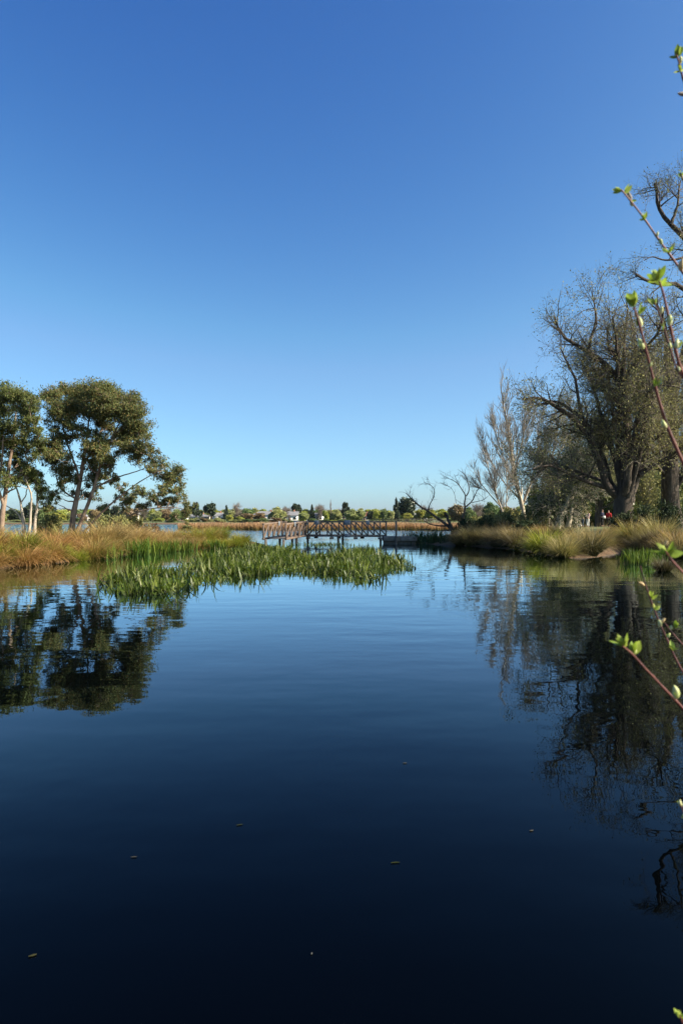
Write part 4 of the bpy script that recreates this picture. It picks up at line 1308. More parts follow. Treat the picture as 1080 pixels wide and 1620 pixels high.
FT = [(311, 795, 15, 'pine', 'far_dark', 300, 'tall dark pine right of the drooping gum branch'), (331, 797, 22, 'pine', 'far_dark', 310, 'flat-topped open pine left of the pointed conifer'), (358, 800, 9, 'cone', 'far_dark', 300, 'narrow pointed dark conifer left of the bridge'),
      (375, 802, 20, 'bare', 'bare', 310, 'tall leafless grey tree just right of the narrow conifer'), (391, 812, 22, 'round', 'far_brown', 300, None), (363, 814, 12, 'low', 'far_yellow', 285, None), (380, 817, 14, 'low', 'far_yellow', 285, None), (410, 811, 26, 'round', 'far_brown', 310, None),
      (345, 812, 20, 'round', 'far_brown', 320, None), (438, 803, 26, 'round', 'far_pale', 295, 'large pale willow behind the left end of the bridge'), (452, 808, 18, 'bare', 'bare', 310, None), (468, 798, 20, 'pine', 'far_dark', 320, 'layered dark pine above the grey-roofed house'),
      (484, 805, 16, 'round', 'far_dark', 330, None), (493, 799, 10, 'cone', 'far_dark', 315, 'dark conifer above the left part of the bridge span'), (480, 811, 18, 'round', 'far_pale', 300, None), (507, 801, 18, 'bare', 'bare', 315, None), (515, 807, 12, 'low', 'far_yellow', 300, None),
      (523, 799, 4, 'bare', 'bare', 305, 'very narrow leafless poplar above the bridge'), (533, 807, 16, 'round', 'far_pale', 305, None), (545, 795, 15, 'pine', 'far_dark', 310, 'tall dark pine above the middle of the bridge'), (557, 806, 22, 'round', 'far_pale', 300, None), (570, 807, 16, 'round', 'far_pale', 300, None),
      (585, 808, 11, 'round', 'far_dark', 300, 'small round dark tree above the right part of the bridge'), (597, 806, 17, 'low', 'far_yellow', 300, None), (607, 804, 15, 'round', 'far_green', 300, None), (618, 808, 14, 'low', 'far_pale', 300, None), (626, 789, 10, 'cone', 'far_dark', 310, 'tallest dark conifer right of the bridge'),
      (643, 787, 34, 'round', 'far_dark', 315, 'big dark round tree right of the tallest conifer'), (643, 811, 18, 'low', 'far_yellow', 285, None), (664, 806, 20, 'low', 'far_yellow', 300, None), (682, 807, 22, 'round', 'far_yellow', 300, None), (700, 808, 20, 'low', 'far_yellow', 290, None),
      (724, 797, 30, 'round', 'far_brown', 290, None), (741, 803, 20, 'round', 'far_green', 280, None), (755, 800, 24, 'bare', 'bare', 285, None), (775, 796, 28, 'round', 'far_green', 290, None), (800, 800, 26, 'round', 'far_brown', 290, None), (825, 798, 28, 'low', 'far_pale', 290, None), (850, 800, 30, 'low', 'far_green', 290, None), (880, 800, 30, 'low', 'far_green', 300, None),
      (22, 804, 26, 'round', 'far_dark', 300, None), (50, 796, 24, 'round', 'far_dark', 310, None), (70, 802, 18, 'round', 'far_green', 300, None), (92, 811, 26, 'low', 'far_yellow', 285, None), (80, 812, 20, 'low', 'far_yellow', 290, None), (112, 810, 16, 'low', 'far_pale', 290, None), (150, 806, 20, 'round', 'far_brown', 300, None),
      (164, 799, 20, 'round', 'far_dark', 305, None), (184, 800, 18, 'round', 'far_dark', 310, None), (205, 803, 24, 'round', 'far_brown', 300, None), (226, 804, 20, 'bare', 'bare', 300, None), (246, 809, 22, 'low', 'far_pale', 290, None), (262, 806, 20, 'round', 'far_brown', 305, None), (280, 806, 20, 'round', 'far_green', 300, None), (-15, 800, 30, 'round', 'far_green', 300, None), (4, 812, 20, 'low', 'far_pale', 290, None), (130, 812, 18, 'low', 'far_brown', 290, None)]


def where_of(u):
    return ('behind the gums at left' if u < 150 else 'right of the broad gum' if u < 300 else 'left of the bridge' if u < 420 else 'above the bridge' if u < 605 else 'right of the bridge' if u < 720 else 'behind the leafless poplars')


for (u, vt, wpx, kind, mt, Y, own) in FT:
    far_tree(u, vt, wpx, kind, mt, Y, where_of(u), own)
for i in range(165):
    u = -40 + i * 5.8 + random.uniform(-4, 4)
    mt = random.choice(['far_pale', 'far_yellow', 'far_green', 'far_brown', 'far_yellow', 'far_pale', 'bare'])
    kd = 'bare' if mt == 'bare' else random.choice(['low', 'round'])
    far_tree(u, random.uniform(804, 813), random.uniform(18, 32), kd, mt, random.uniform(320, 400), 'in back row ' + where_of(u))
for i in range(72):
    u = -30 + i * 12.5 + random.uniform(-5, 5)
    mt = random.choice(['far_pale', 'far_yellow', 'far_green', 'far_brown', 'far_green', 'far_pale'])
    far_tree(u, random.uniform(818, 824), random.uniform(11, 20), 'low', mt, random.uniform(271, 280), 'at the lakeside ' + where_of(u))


def house(u, Y, w, d, h, roof_h, wall, roof, label, hip=False, nwin=3, rz=0.0):
    Y, w, h, roof_h = Y + 34, w * 1.1, h * 1.15, roof_h * 1.1
    x = (u - 540) / F_PX * Y
    z0 = gz(x, Y)
    t = thing('house', label, 'house', (x, Y, z0))
    t.rotation_euler = (0, 0, rz)
    part('wall', box((-w / 2, -d / 2, -0.2), (w / 2, d / 2, h)), M[wall], t)
    o, ins = 0.45, (w * 0.28 if hip else 0.0)
    V = np.array([(-w / 2 - o, -d / 2 - o, h + 0.003), (w / 2 + o, -d / 2 - o, h + 0.003), (w / 2 + o, d / 2 + o, h + 0.003), (-w / 2 - o, d / 2 + o, h + 0.003), (-w / 2 - o + ins, 0, h + roof_h), (w / 2 + o - ins, 0, h + roof_h)])
    me = bpy.data.meshes.new('roof')
    me.from_pydata(V.tolist(), [], [(0, 1, 5, 4), (2, 3, 4, 5), (0, 4, 3), (1, 2, 5), (3, 2, 1, 0)])
    me.materials.append(M[roof])
    r = link('roof', me, t)
    part('chimney', box((w * 0.2, -0.3, h + roof_h * 0.3), (w * 0.2 + 0.7, 0.3, h + roof_h + 0.7)), M['red_roof'], r)
    for i in range(nwin):
        cx = -w / 2 + w * (i + 0.5) / nwin
        if i == nwin // 2:
            dd = part('door', box((cx - 0.5, -d / 2 - 0.06, 0), (cx + 0.5, -d / 2 - 0.003, min(2.1, h - 0.3))), M['timber_red_sunlit'], t)
        else:
            wd = part('window', box((cx - 0.75, -d / 2 - 0.08, h * 0.35), (cx + 0.75, -d / 2 - 0.004, h * 0.78)), M['white_wall'], t)
            part('pane', box((cx - 0.65, -d / 2 - 0.10, h * 0.35 + 0.1), (cx + 0.65, -d / 2 - 0.083, h * 0.78 - 0.1)), M['pane'], wd)


house(420, 278, 9.5, 6, 2.6, 1.5, 'white_wall', 'grey_roof', 'long low white house left of the bridge behind the reeds', True, 5)
house(459, 282, 6.5, 6, 2.4, 1.8, 'white_wall', 'grey_roof', 'grey-roofed white house under the layered pine', False, 3)
house(345, 280, 3.8, 5, 2.2, 1.3, 'white_wall', 'grey_roof', 'small white gabled house left of the narrow conifer', False, 3, 0.4)
house(312, 284, 11, 5, 1.9, 1.0, 'cream_wall', 'grey_roof', 'long cream house beneath the tall dark pine', True, 5)
house(505, 284, 4, 5, 2.2, 1.2, 'white_wall', 'grey_roof', 'small white house above the left part of the bridge', False, 3, -0.3)
house(544, 282, 4.4, 5, 2.2, 1.6, 'white_wall', 'grey_roof', 'white house beneath the tall pine over the bridge', False, 3)
house(576, 284, 4, 5, 2.1, 1.2, 'cream_wall', 'red_roof', 'small cream house above the right part of the bridge', False, 3)
house(213, 276, 3.4, 5, 2.6, 1.3, 'white_wall', 'grey_roof', 'white house seen between the broad gum trunks and drooping branch', False, 3)
house(130, 276, 5, 5, 1.9, 1.0, 'white_wall', 'grey_roof', 'white house behind the leaning trunks of the broad gum', True, 3)
house(46, 278, 3.4, 5, 1.9, 1.0, 'white_wall', 'grey_roof', 'white house behind the slim pale gum stems', False, 3)
house(662, 286, 7, 5, 2.2, 1.2, 'cream_wall', 'grey_roof', 'grey-roofed house behind the fallen dead tree', True, 4)
house(290, 274, 3.6, 4, 1.5, 0.7, 'white_wall', 'grey_roof', 'low white shed beside the drooping gum branch', False, 3)

# dark post-and-rail fence on the far side
t = thing('fence', 'dark post-and-rail fence on the far shore right of the bridge', 'fence', (12, 205, 0.0))
fz = 1.25
for i in range(24):
    xx = 10 + i * 0.92 - 12
    part('post', beam((xx, 0, -0.3), (xx, 0, fz + 0.75), 0.14, 0.14), M['timber'], t)
for zz in (fz, fz + 0.55):
    part('rail', beam((-2.2, -0.11, zz), (19.6, -0.11, zz), 0.06, 0.12), M['timber'], t)

# ------------------------------------------------------------------ the footbridge
def bridge():
    A = np.array([-4.32, 44.2])      # end at the left bank
    Bp = np.array([-3.1, 51.0])     # bend
    C = np.array([2.95, 49.3])        # right end
    root = thing('footbridge', 'weathered timber truss footbridge crossing the pond mouth', 'bridge', (Bp[0], Bp[1], 0))
    base = np.array([Bp[0], Bp[1], 0])

    def add(name, geo, mat, bv=0.008):
        return bevel(part(name, geo, M[mat], root, base), bv)
    zt, zb = 1.55, 0.52

    def span(a, b, side, n, wood, plates, lean_at, ztop=(zt, zt), zbot=(zb, zb), feet=()):
        d = (b - a) / np.linalg.norm(b - a)
        q = np.array([d[1], -d[0]])       # towards the camera side
        a2, b2 = a + q * side, b + q * side

        def pt(f, z, off=0.0):
            p = a2 + (b2 - a2) * f + q * off
            return np.array([p[0], p[1], z])
        zt_ = lambda f: ztop[0] + (ztop[1] - ztop[0]) * f
        zb_ = lambda f: zbot[0] + (zbot[1] - zbot[0]) * f
        L = np.linalg.norm(b - a)
        add('top_chord', beam(pt(-0.01, zt_(0)), pt(1.01, zt_(1)), 0.13, 0.11), wood)
        add('bottom_chord', beam(pt(-0.01, zb_(0)), pt(1.01, zb_(1)), 0.13, 0.13), wood)
        for i in range(n + 1):
            f = i / n
            add('post', beam(pt(f, zb_(f) - (0.22 if i in feet else 0.05), 0.0 + 0.004), pt(f, zt_(f) + 0.03, 0.004), 0.10, 0.15 if side > 0 else 0.12), wood)
            if i in feet:
                add('bearing_block', box((-0.14, -0.14, -0.09), (0.14, 0.14, 0.0)) if False else beam(pt(f, zb_(f) - 0.23), pt(f, zb_(f) - 0.09), 0.30, 0.30), 'timber')
        for i in range(n):
            f0, f1 = i / n, (i + 1) / n
            m = 0.06 / L
            if (f0 + f1) / 2 < lean_at:
                add('diagonal', beam(pt(f0 + m, zb_(f0) + 0.085, 0.02), pt(f1 - m, zt_(f1) - 0.08, 0.02), 0.075, 0.08), wood)
            else:
                add('diagonal', beam(pt(f0 + m, zt_(f0) - 0.08, 0.02), pt(f1 - m, zb_(f1) + 0.085, 0.02), 0.075, 0.08), wood)
        for f, top, w_, h_ in plates:
            z = zt_(f) - 0.06 if top else zb_(f) + 0.03
            add('gusset_plate', beam(pt(f, z - h_ / 2, 0.108), pt(f, z + h_ / 2, 0.108), w_, 0.012, up=(q[0], q[1], 0)), 'steel', 0.002)
        return a2, b2
    span(Bp, C, 0.75, 7, 'timber', [(0.25, True, 0.34, 0.30), (0.62, True, 0.46, 0.36), (0.62, False, 0.42, 0.26), (0.86, True, 0.28, 0.30), (0.0, True, 0.4, 0.3)], 0.3, feet=(1, 3, 5, 7))
    span(Bp + np.array([0.12, 0]), C + np.array([0.1, 0]), -0.75, 7, 'timber', [], 0.3, feet=(1, 3, 5, 7))
    span(A, Bp + np.array([-0.25, -0.5]), 0.75, 5, 'timber_red_sunlit', [(0.35, True, 0.34, 0.3), (0.97, True, 0.44, 0.36)], 0.99, ztop=(1.40, 1.55), zbot=(0.45, 0.52))
    span(A, Bp + np.array([-0.25, -0.5]), -0.75, 5, 'timber_red_sunlit', [(0.6, True, 0.34, 0.3)], 0.99, ztop=(1.40, 1.55), zbot=(0.45, 0.52))
    # deck planks
    for a, b, z0, z1 in ((A, Bp, 0.47, 0.54), (Bp, C, 0.54, 0.54)):
        d = b - a
        L = np.linalg.norm(d)
        d = d / L
        q = np.array([d[1], -d[0]])
        n = int(L / 0.155)
        for i in range(n):
            f = (i + 0.5) / n
            c = a + (b - a) * f
            z = z0 + (z1 - z0) * f
            p0, p1 = c - q * 0.66, c + q * 0.66
            part('deck_plank', beam((p0[0], p0[1], z), (p1[0], p1[1], z), 0.14, 0.045), M['timber'], root, base)
    # piles into the water
    for a, b, fs in ((A, Bp, (0.0, 0.5, 1.0)), (Bp, C, (0.5, 1.0))):
        d = (b - a) / np.linalg.norm(b - a)
        q = np.array([d[1], -d[0]])
        for f in fs:
            for s_ in (-0.6, 0.6):
                p = a + (b - a) * f + q * s_
                add('pile', beam((p[0], p[1], -1.1), (p[0], p[1], 0.44), 0.16, 0.16), 'timber')
    return root


bridge()
# concrete abutment and walkway stub at the right end of the bridge
t = thing('abutment', 'low pale concrete walkway between the bridge end and right bank', 'walkway', (4.15, 49.2, 0))
for i in range(2):
    bevel(part('slab', box((-1.18 + i * 1.2, -0.9, 0.16), (0.0 + i * 1.2, 0.9, 0.50 - 0.012 * i)), M['concrete'], t), 0.02)
part('footing', box((-1.1, -0.7, -1.1), (1.15, 0.7, 0.158)), M['concrete'], t)
o = tag(link('mooring_post', mesh_np('mooring_post', *beam((0, 0, -1.1), (0, 0, 1.62), 0.13, 0.13)[:2], M['timber'])), 'single dark upright post standing past the bridge right end', 'post')
o.location = (3.85, 48.2, 0)
bevel(o, 0.01)

# ------------------------------------------------------------------ people on the right bank
cloth('skin', (0.48, 0.30, 0.22))
cloth('hair_dark', (0.02, 0.015, 0.012))
cloth('navy', (0.015, 0.02, 0.045))
cloth('black_cloth', (0.012, 0.012, 0.014))
cloth('red_cloth', (0.42, 0.02, 0.025))
cloth('pink_cloth', (0.68, 0.46, 0.46))
cloth('white_cloth', (0.75, 0.72, 0.68))
cloth('denim', (0.06, 0.08, 0.12))


def skinned(name, verts, edges, radii, mat, parent, root=0):
    me = bpy.data.meshes.new(name)
    me.from_pydata(verts, edges, [])
    me.materials.append(mat)
    o = link(name, me, parent)
    m = o.modifiers.new('skin', 'SKIN')
    m.use_smooth_shade = True
    sv = me.skin_vertices[0].data
    for i, r in enumerate(radii):
        rr = r if isinstance(r, tuple) else (r, r)
        sv[i].radius = rr
        sv[i].use_root = (i == root)
    sub = o.modifiers.new('subdivision', 'SUBSURF')
    sub.levels = sub.render_levels = 1
    return o


def person(u, Y, rz, label, top, legs, arm='down', sc=1.0, hair='hair_dark'):
    x = (u - 540) / F_PX * Y
    t = thing('person', label, 'person', (x, Y, gz(x, Y)), 'people on the right bank')
    t.rotation_euler = (0, 0, rz)
    t.scale = (sc, sc, sc)
    hand_r = {'down': [(0.24, 0.0, 1.12), (0.25, -0.05, 0.90), (0.25, -0.08, 0.80)], 'front': [(0.24, 0.02, 1.14), (0.14, -0.24, 1.10), (0.06, -0.32, 1.13)], 'up': [(0.25, -0.06, 1.16), (0.14, -0.26, 1.32), (0.08, -0.28, 1.42)]}[arm]
    V = [(0, 0, 0.95), (0, 0.01, 1.12), (0, 0.01, 1.32), (0, 0.0, 1.46), (0, -0.01, 1.53), (0, -0.02, 1.62), (0, -0.01, 1.71)]
    R = [(0.15, 0.11), (0.13, 0.10), (0.17, 0.11), 0.06, 0.06, (0.075, 0.095), (0.06, 0.075)]
    E = [(0, 1), (1, 2), (2, 3), (3, 4), (4, 5), (5, 6)]

    def chain(start, pts, rad):
        prev = start
        for p, r in zip(pts, rad):
            V.append(p)
            R.append(r)
            E.append((prev, len(V) - 1))
            prev = len(V) - 1
    for s_ in (-1, 1):
        chain(2, [(s_ * 0.19, 0.01, 1.39)] + [(s_ * a, b, c) for a, b, c in hand_r], [0.055, 0.045, 0.035, 0.04])
        chain(0, [(s_ * 0.09, 0.0, 0.86), (s_ * 0.10, -0.02, 0.48), (s_ * 0.10, 0.02, 0.08), (s_ * 0.11, -0.13, 0.04)], [0.085, 0.06, 0.042, 0.04])
    skinned('body', V, E, R, M['skin'], t)
    # jacket and trousers follow the body
    JV = [(0, 0, 0.90), (0, 0.01, 1.12), (0, 0.01, 1.33), (0, 0, 1.45)]
    JE = [(0, 1), (1, 2), (2, 3)]
    JR = [(0.19, 0.145), (0.165, 0.13), (0.19, 0.135), 0.085]
    for s_ in (-1, 1):
        prev = 2
        for p, r in zip([(s_ * 0.20, 0.01, 1.38)] + [(s_ * a, b, c) for a, b, c in hand_r[:2]], [0.078, 0.066, 0.056]):
            JV.append(p)
            JR.append(r)
            JE.append((prev, len(JV) - 1))
            prev = len(JV) - 1
    skinned('jacket', JV, JE, JR, M[top], t)
    TV = [(0, 0, 0.96)]
    TE, TR = [], [(0.17, 0.13)]
    for s_ in (-1, 1):
        prev = 0
        for p, r in zip([(s_ * 0.09, 0.0, 0.84), (s_ * 0.10, -0.02, 0.48), (s_ * 0.10, 0.02, 0.11)], [0.105, 0.078, 0.065]):
            TV.append(p)
            TR.append(r)
            TE.append((prev, len(TV) - 1))
            prev = len(TV) - 1
    skinned('trousers', TV, TE, TR, M[legs], t)
    skinned('hair', [(0, 0.03, 1.60), (0, 0.035, 1.68), (0, 0.0, 1.755)], [(0, 1), (1, 2)], [(0.07, 0.07), (0.10, 0.105), (0.07, 0.08)], M[hair], t)
    nose = part('nose', box((-0.012, -0.125, 1.62), (0.012, -0.095, 1.655)), M['skin'], t)
    return t


person(921, 69, 1.3, 'person in dark clothes standing left of the one in pale pink', 'black_cloth', 'denim', 'up')
person(929, 68.5, -1.2, 'person in a pale pink and white top, dark hair', 'pink_cloth', 'white_cloth', 'front', 0.97)
person(952, 69, 0.6, 'person in a navy jacket beside the one in red', 'navy', 'black_cloth', 'front')
person(962, 68.5, -0.5, 'person in a red jacket and dark trousers', 'red_cloth', 'black_cloth', 'down', 0.96)
Y = 68.5
x = (953 - 540) / F_PX * Y
bag = box((-0.14, -0.07, 0.0), (0.14, 0.07, 0.26))
o = tag(link('carrier_bag', mesh_np('carrier_bag', bag[0], bag[1], M['white_cloth'])), 'small white bag held in front by the person in navy', 'bag')
o.location = (x, Y - 0.30, gz(x, Y) + 0.82)
bevel(o, 0.04)
x = (915 - 540) / F_PX * 67
me = bpy.data.meshes.new('bundle')
Vb, Eb = [(0, 0, 0.16), (0.16, 0.02, 0.2), (0.28, 0, 0.16)], [(0, 1), (1, 2)]
o = skinned('white_bundle', Vb, Eb, [0.12, 0.17, 0.12], M['white_cloth'], None)
o.location = (x, 67, gz(x, 67) + 0.05)
tag(o, 'small rounded white bundle in the grass beside the slim sapling', 'bundle')

# ------------------------------------------------------------------ floating leaves and specks on the water
fl = 0
LB = ['small floating leaf on the open water left of the middle', 'tiny floating leaf on open dark water']
for (u, v, l, w_, az, c, lab) in ((625, 1366, 0.075, 0.016, 0.1, (0.16, 0.20, 0.05), 'green floating willow leaf near the middle of the dark water'), (52, 1513, 0.05, 0.022, 0.5, (0.22, 0.22, 0.09), 'olive floating leaf near the left edge, low in the water'),
                                  (493, 1510, 0.018, 0.012, 1.2, (0.6, 0.6, 0.55), 'tiny white floating petal on the darkest water'), 
                                  (212, 1357, 0.05, 0.012, 0.1, (0.35, 0.34, 0.28), 'pale thin floating stalk left of the middle'),
                                  (840, 1315, 0.04, 0.02, 0.2, (0.40, 0.38, 0.30), 'pale floating speck at the right below the reflections'), (640, 1208, 0.05, 0.02, 0.1, (0.35, 0.36, 0.3), 'pale floating leaf scrap above the middle of the dark water'),
                                  (379, 1306, 0.06, 0.016, 0.3, (0.14, 0.18, 0.06), 'faint green floating leaf left of the middle'),
                                  ):
    p = W(u, v)
    M['float'] = rough_mat('floating_leaf', [tuple(q * 0.08 for q in c), tuple(q * 0.18 for q in c)], 30, 0.1, 60, rough=0.7, spec=0.1)
    k = 7
    s_ = np.linspace(0, 1, k)
    l, w_ = l * 0.6, w_ * 0.5
    prof = np.sin(np.pi * np.clip(s_, 0.03, 0.97)) ** 0.8 * w_ / 2
    curve = 0.10 * l * np.sin(s_ * np.pi)
    Vt = []
    for i in range(k):
        for e in (-1, 1):
            for zz in (0.0, 0.003):
                Vt.append(((s_[i] - 0.5) * l, curve[i] + e * prof[i], zz + 0.004 * (s_[i] - 0.5) ** 2))
    Vt = np.array(Vt).reshape(k, 2, 2, 3)
    ii = np.arange(k * 4).reshape(k, 2, 2)
    Ff = []
    for i in range(k - 1):
        Ff += [[ii[i, 0, 1], ii[i, 1, 1], ii[i + 1, 1, 1], ii[i + 1, 0, 1]], [ii[i, 1, 0], ii[i, 0, 0], ii[i + 1, 0, 0], ii[i + 1, 1, 0]], [ii[i, 0, 0], ii[i, 0, 1], ii[i + 1, 0, 1], ii[i + 1, 0, 0]], [ii[i, 1, 1], ii[i, 1, 0], ii[i + 1, 1, 0], ii[i + 1, 1, 1]]]
    o = tag(link('floating_leaf', mesh_np('floating_leaf', Vt, Ff, M['float']), None, (p[0], p[1], 0.002)), lab, 'leaf')
    o.rotation_euler = (0, 0, az)

# ------------------------------------------------------------------ willow shrub whose shoots reach into the picture from the right
SH = thing('willow_shrub', 'red-stemmed budding willow shoots reaching in from the right foreground', 'shrub', (1.75, 1.25, gz(1.75, 1.25)))
SB = np.array([1.75, 1.25, gz(1.75, 1.25)])


def leaf_shape(l, w, fold=0.25, curl=0.3, k=6):
    """a small cupped leaf along +x"""
    s_ = np.linspace(0, 1, k)
    prof = w / 2 * np.sin(np.pi * np.clip(s_, 0.04, 0.985) ** 0.85) ** 0.75
    V, U = [], []
    for i in range(k):
        z = curl * l * s_[i] ** 2
        for e in (-1, -0.5, 0, 0.5, 1):
            V.append((s_[i] * l, e * prof[i], z + fold * abs(e) * prof[i]))
            U.append((0.5, s_[i]))
    F = []
    for i in range(k - 1):
        for j in range(4):
            a = i * 5 + j
            F.append((a, a + 1, a + 6, a + 5))
    return np.array(V), np.array(F), np.array(U)


def bud_shape(l, w, k=7, sides=8):
    s_ = np.linspace(0, 1, k)
    pts = np.stack([s_ * l, 0.08 * l * np.sin(s_ * np.pi), np.zeros(k)], 1)
    r = w / 2 * np.sin(np.pi * np.clip(0.08 + 0.9 * s_ ** 0.8, 0, 0.985)) ** 0.7
    return tubes(pts[None], r[None], sides)


def orient(V, d, roll):
    d = nrm(np.asarray(d, float))
    up = np.array([0, 0, 1.0]) if abs(d[2]) < 0.95 else np.array([0, 1.0, 0])
    y = nrm(np.cross(up, d))
    z = np.cross(d, y)
    c, s_ = math.cos(roll), math.sin(roll)
    y2, z2 = y * c + z * s_, -y * s_ + z * c
    return V[:, :1] * d + V[:, 1:2] * y2 + V[:, 2:3] * z2


def shoot(points, Y, wpx, mat, items, tail=None):
    """points from the tip back to the picture's edge; then the shoot runs on to the shrub's foot"""
    pts = [P(u, v, Y + 0.10 * (i / max(1, len(points) - 1))) for i, (u, v) in enumerate(points)]
    last = pts[-1]
    dirn = nrm(pts[-1] - pts[-2])
    foot = SB + np.array([random.uniform(-0.15, 0.15), random.uniform(-0.12, 0.12), -0.05])
    mid = last + dirn * 0.30 + np.array([0.12, 0.0, 0.0])
    mid2 = mid * 0.45 + foot * 0.55 + np.array([0.10, 0, 0.05])
    poly = np.array(pts + [mid, mid2, foot])
    t_in = resample(np.array(pts), 18)
    t_out = resample(np.array([pts[-1], mid, mid2, foot]), 14)[1:]
    line = np.concatenate([t_in, t_out])
    w0 = 0.72 * wpx / F_PX * Y / 2
    rr = np.concatenate([np.linspace(w0 * 0.55, w0 * 1.1, 18), np.linspace(w0 * 1.15, w0 * 2.4, 13)])
    # nodes: slight swellings
    rr[:18] *= 1 + 0.10 * rng.random(18)
    rr[2:18:3] *= 1.22
    st = part('stem', tubes(line[None], rr[None], 8, 0.02), M[mat], SH, SB, True)
    inl = np.array(pts)
    tipd = nrm(inl[0] - inl[1])
    for (u, v, kind, size, du, dv) in items:
        a = P(u, v, Y + 0.03)
        # attach to the nearest place on the shoot
        j = int(np.argmin(np.linalg.norm(line[:, [0, 2]] - a[[0, 2]], axis=1)))
        a = line[j] + 0.6 * (a - line[j])
        d = np.array([du, random.uniform(-0.35, 0.15), -dv])
        l = size / F_PX * Y
        if kind == 'leaves':
            for q in range(4):
                dd = nrm(d) + 0.55 * rng.standard_normal(3) * np.array([1, 1, 0.7])
                ll = l * random.uniform(0.6, 1.1)
                V, F, U = leaf_shape(ll, ll * random.uniform(0.42, 0.58), random.uniform(0.1, 0.5), random.uniform(-0.3, 0.5))
                U[:, 0] = random.random()
                link('leaf', mesh_np('leaf', orient(V, dd, random.uniform(0, 6.28)) + a - SB, F, M['young_leaf'], U, True), st)
        else:
            mt = {'bud': 'bud', 'tan': 'bud_tan', 'catkin': 'catkin'}[kind]
            V, F, U = bud_shape(l, l * (0.5 if kind != 'catkin' else 0.42))
            link('catkin' if kind == 'catkin' else 'bud', mesh_np('bud', orient(V, d, random.uniform(0, 6.28)) + a - SB, F, M[mt], U, True), st)
            if kind == 'bud':
                for q in range(2):
                    ll = l * random.uniform(0.7, 1.0)
                    V, F, U = leaf_shape(ll, ll * 0.42, 0.4, -0.2)
                    U[:, 0] = random.random()
                    link('leaf', mesh_np('leaf', orient(V, nrm(d) + 0.35 * rng.standard_normal(3), random.uniform(0, 6.28)) + a - SB, F, M['young_leaf'], U, True), st)


shoot([(982, 300), (997, 318), (1018, 345), (1040, 378), (1058, 402), (1080, 432), (1100, 462)], 1.25, 5, 'stem',
      [(985, 305, 'leaves', 17, -0.4, -1.0), (983, 303, 'leaves', 14, -1.0, 0.2), (998, 318, 'catkin', 17, -0.3, -1.0), (998, 317, 'bud', 10, 0.3, 1.0), (1018, 348, 'leaves', 13, -0.2, -0.6), (1038, 372, 'bud', 8, 0.1, -1.0), (1044, 388, 'bud', 11, -0.4, -1.0),
       (1060, 402, 'leaves', 14, 0.0, -1.0), (1078, 432, 'tan', 20, 0.1, -1.0)])
shoot([(1002, 486), (1010, 510), (1020, 550), (1030, 590), (1040, 630), (1056, 680), (1084, 742)], 1.15, 7, 'stem',
      [(1001, 485, 'leaves', 27, 0.0, -1.0), (1010, 494, 'leaves', 18, 0.3, -0.8), (1014, 518, 'bud', 17, -0.2, -1.0), (1014, 555, 'bud', 19, -0.4, -1.0), (1034, 612, 'leaves', 18, 0.0, -0.9), (1028, 580, 'bud', 8, 0.2, -1.0), (1052, 682, 'bud', 16, -0.5, -0.9)])
shoot([(1042, 445), (1048, 462), (1056, 500), (1064, 540), (1074, 580), (1088, 610)], 1.1, 7, 'stem',
      [(1040, 442, 'leaves', 28, -0.5, -0.8), (1046, 452, 'leaves', 24, 0.2, -0.6), (1038, 440, 'leaves', 20, -1.0, -0.2), (1056, 516, 'bud', 18, 0.0, -1.0), (1072, 548, 'bud', 17, 0.1, -1.0), (1072, 590, 'bud', 9, -0.2, -0.8)])
shoot([(1034, 478), (1042, 495), (1050, 520), (1060, 555), (1070, 585), (1085, 605)], 1.3, 4, 'stem_dark',
      [(1034, 480, 'leaves', 15, -0.2, -1.0), (1044, 495, 'bud', 12, 0.1, -1.0), (1046, 522, 'leaves', 12, -0.2, -0.8), (1061, 552, 'bud', 10, -0.2, -1.0)])
shoot([(1069, 86), (1073, 98), (1078, 120), (1086, 145), (1096, 175)], 1.3, 5, 'stem',
      [(1069, 86, 'leaves', 17, 0.0, -1.0), (1068, 88, 'leaves', 13, -0.3, -0.8), (1075, 100, 'bud', 12, 0.1, -1.0), (1075, 112, 'leaves', 15, -0.3, -0.8), (1086, 148, 'catkin', 17, -1.0, 0.1)])
shoot([(1077, 276), (1079, 284), (1084, 300), (1092, 325)], 1.3, 4, 'stem', [(1077, 277, 'leaves', 12, -0.2, -0.6), (1080, 288, 'bud', 10, -0.3, -0.8)])
shoot([(984, 1022), (1000, 1034), (1015, 1053), (1032, 1070), (1050, 1090), (1068, 1108), (1084, 1126)], 1.05, 6, 'stem',
      [(984, 1022, 'leaves', 24, -0.8, -0.7), (988, 1020, 'leaves', 20, -0.3, -1.0), (1000, 1032, 'leaves', 24, 0.1, -1.0), (1003, 1032, 'bud', 12, 0.2, -1.0), (1076, 1112, 'bud', 24, -0.2, -1.0)])
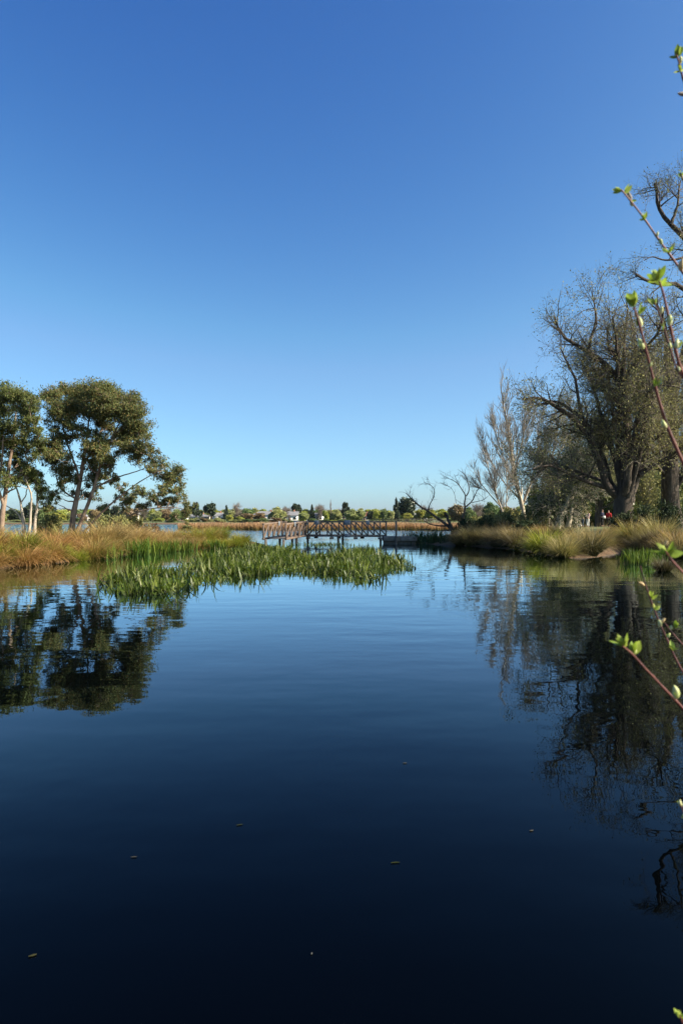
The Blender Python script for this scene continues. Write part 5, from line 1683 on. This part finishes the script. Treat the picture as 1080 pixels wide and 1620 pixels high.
shoot([(1012, 895), (1018, 920), (1028, 948), (1042, 985), (1056, 1015), (1066, 1040), (1086, 1075)], 1.3, 4, 'stem_dark',
      [(1016, 926, 'tan', 12, -0.8, -0.5), (1030, 945, 'leaves', 13, 0.1, -0.8), (1036, 966, 'leaves', 13, 0.1, -0.8), (1044, 985, 'tan', 11, 0.8, -0.8), (1044, 996, 'bud', 12, -0.2, -0.8), (1066, 1032, 'leaves', 16, 0.1, -0.6), (1058, 1012, 'bud', 9, 0.4, -0.8)])
shoot([(1052, 872), (1060, 884), (1070, 896), (1086, 912)], 1.0, 5, 'stem',
      [(1052, 874, 'leaves', 26, -0.6, -0.8), (1055, 876, 'leaves', 24, 0.6, -0.6), (1053, 855, 'tan', 8, 0.2, -1.0)])
shoot([(1050, 984), (1060, 998), (1072, 1012), (1088, 1028)], 1.35, 3, 'stem_dark', [(1072, 990, 'leaves', 16, 0.0, -0.8), (1060, 996, 'bud', 8, 0.2, -0.9)])
shoot([(1075, 1272), (1082, 1290), (1092, 1315)], 1.1, 4, 'stem_dark', [(1076, 1274, 'bud', 12, -0.2, -1.0), (1080, 1300, 'bud', 10, -0.2, -1.0)])
shoot([(1074, 1606), (1080, 1620), (1090, 1650)], 1.0, 5, 'stem', [(1074, 1608, 'leaves', 16, -0.5, -0.8), (1076, 1610, 'leaves', 14, 0.2, -0.8)])

# ------------------------------------------------------------------ air between here and the hill
m, nt, out = new_mat('haze_air')
pv = nt.nodes.new('ShaderNodeVolumePrincipled')
pv.inputs['Color'].default_value = (0.80, 0.88, 1.0, 1)
pv.inputs['Density'].default_value = 0.00003
pv.inputs['Anisotropy'].default_value = 0.2
nt.links.new(pv.outputs[0], out.inputs['Volume'])
HAZE = True
if hasattr(m, 'cycles'):
    m.cycles.volume_sampling = 'DISTANCE'
    m.cycles.homogeneous_volume = True
hb = box((-8000, -720, -2.6), (8000, 8000, 125))
if HAZE:
    tag(link('haze', mesh_np('haze', hb[0], hb[1], m)), 'thin blue air between the pond and the far hill', None, kind='stuff')

settle_labels()
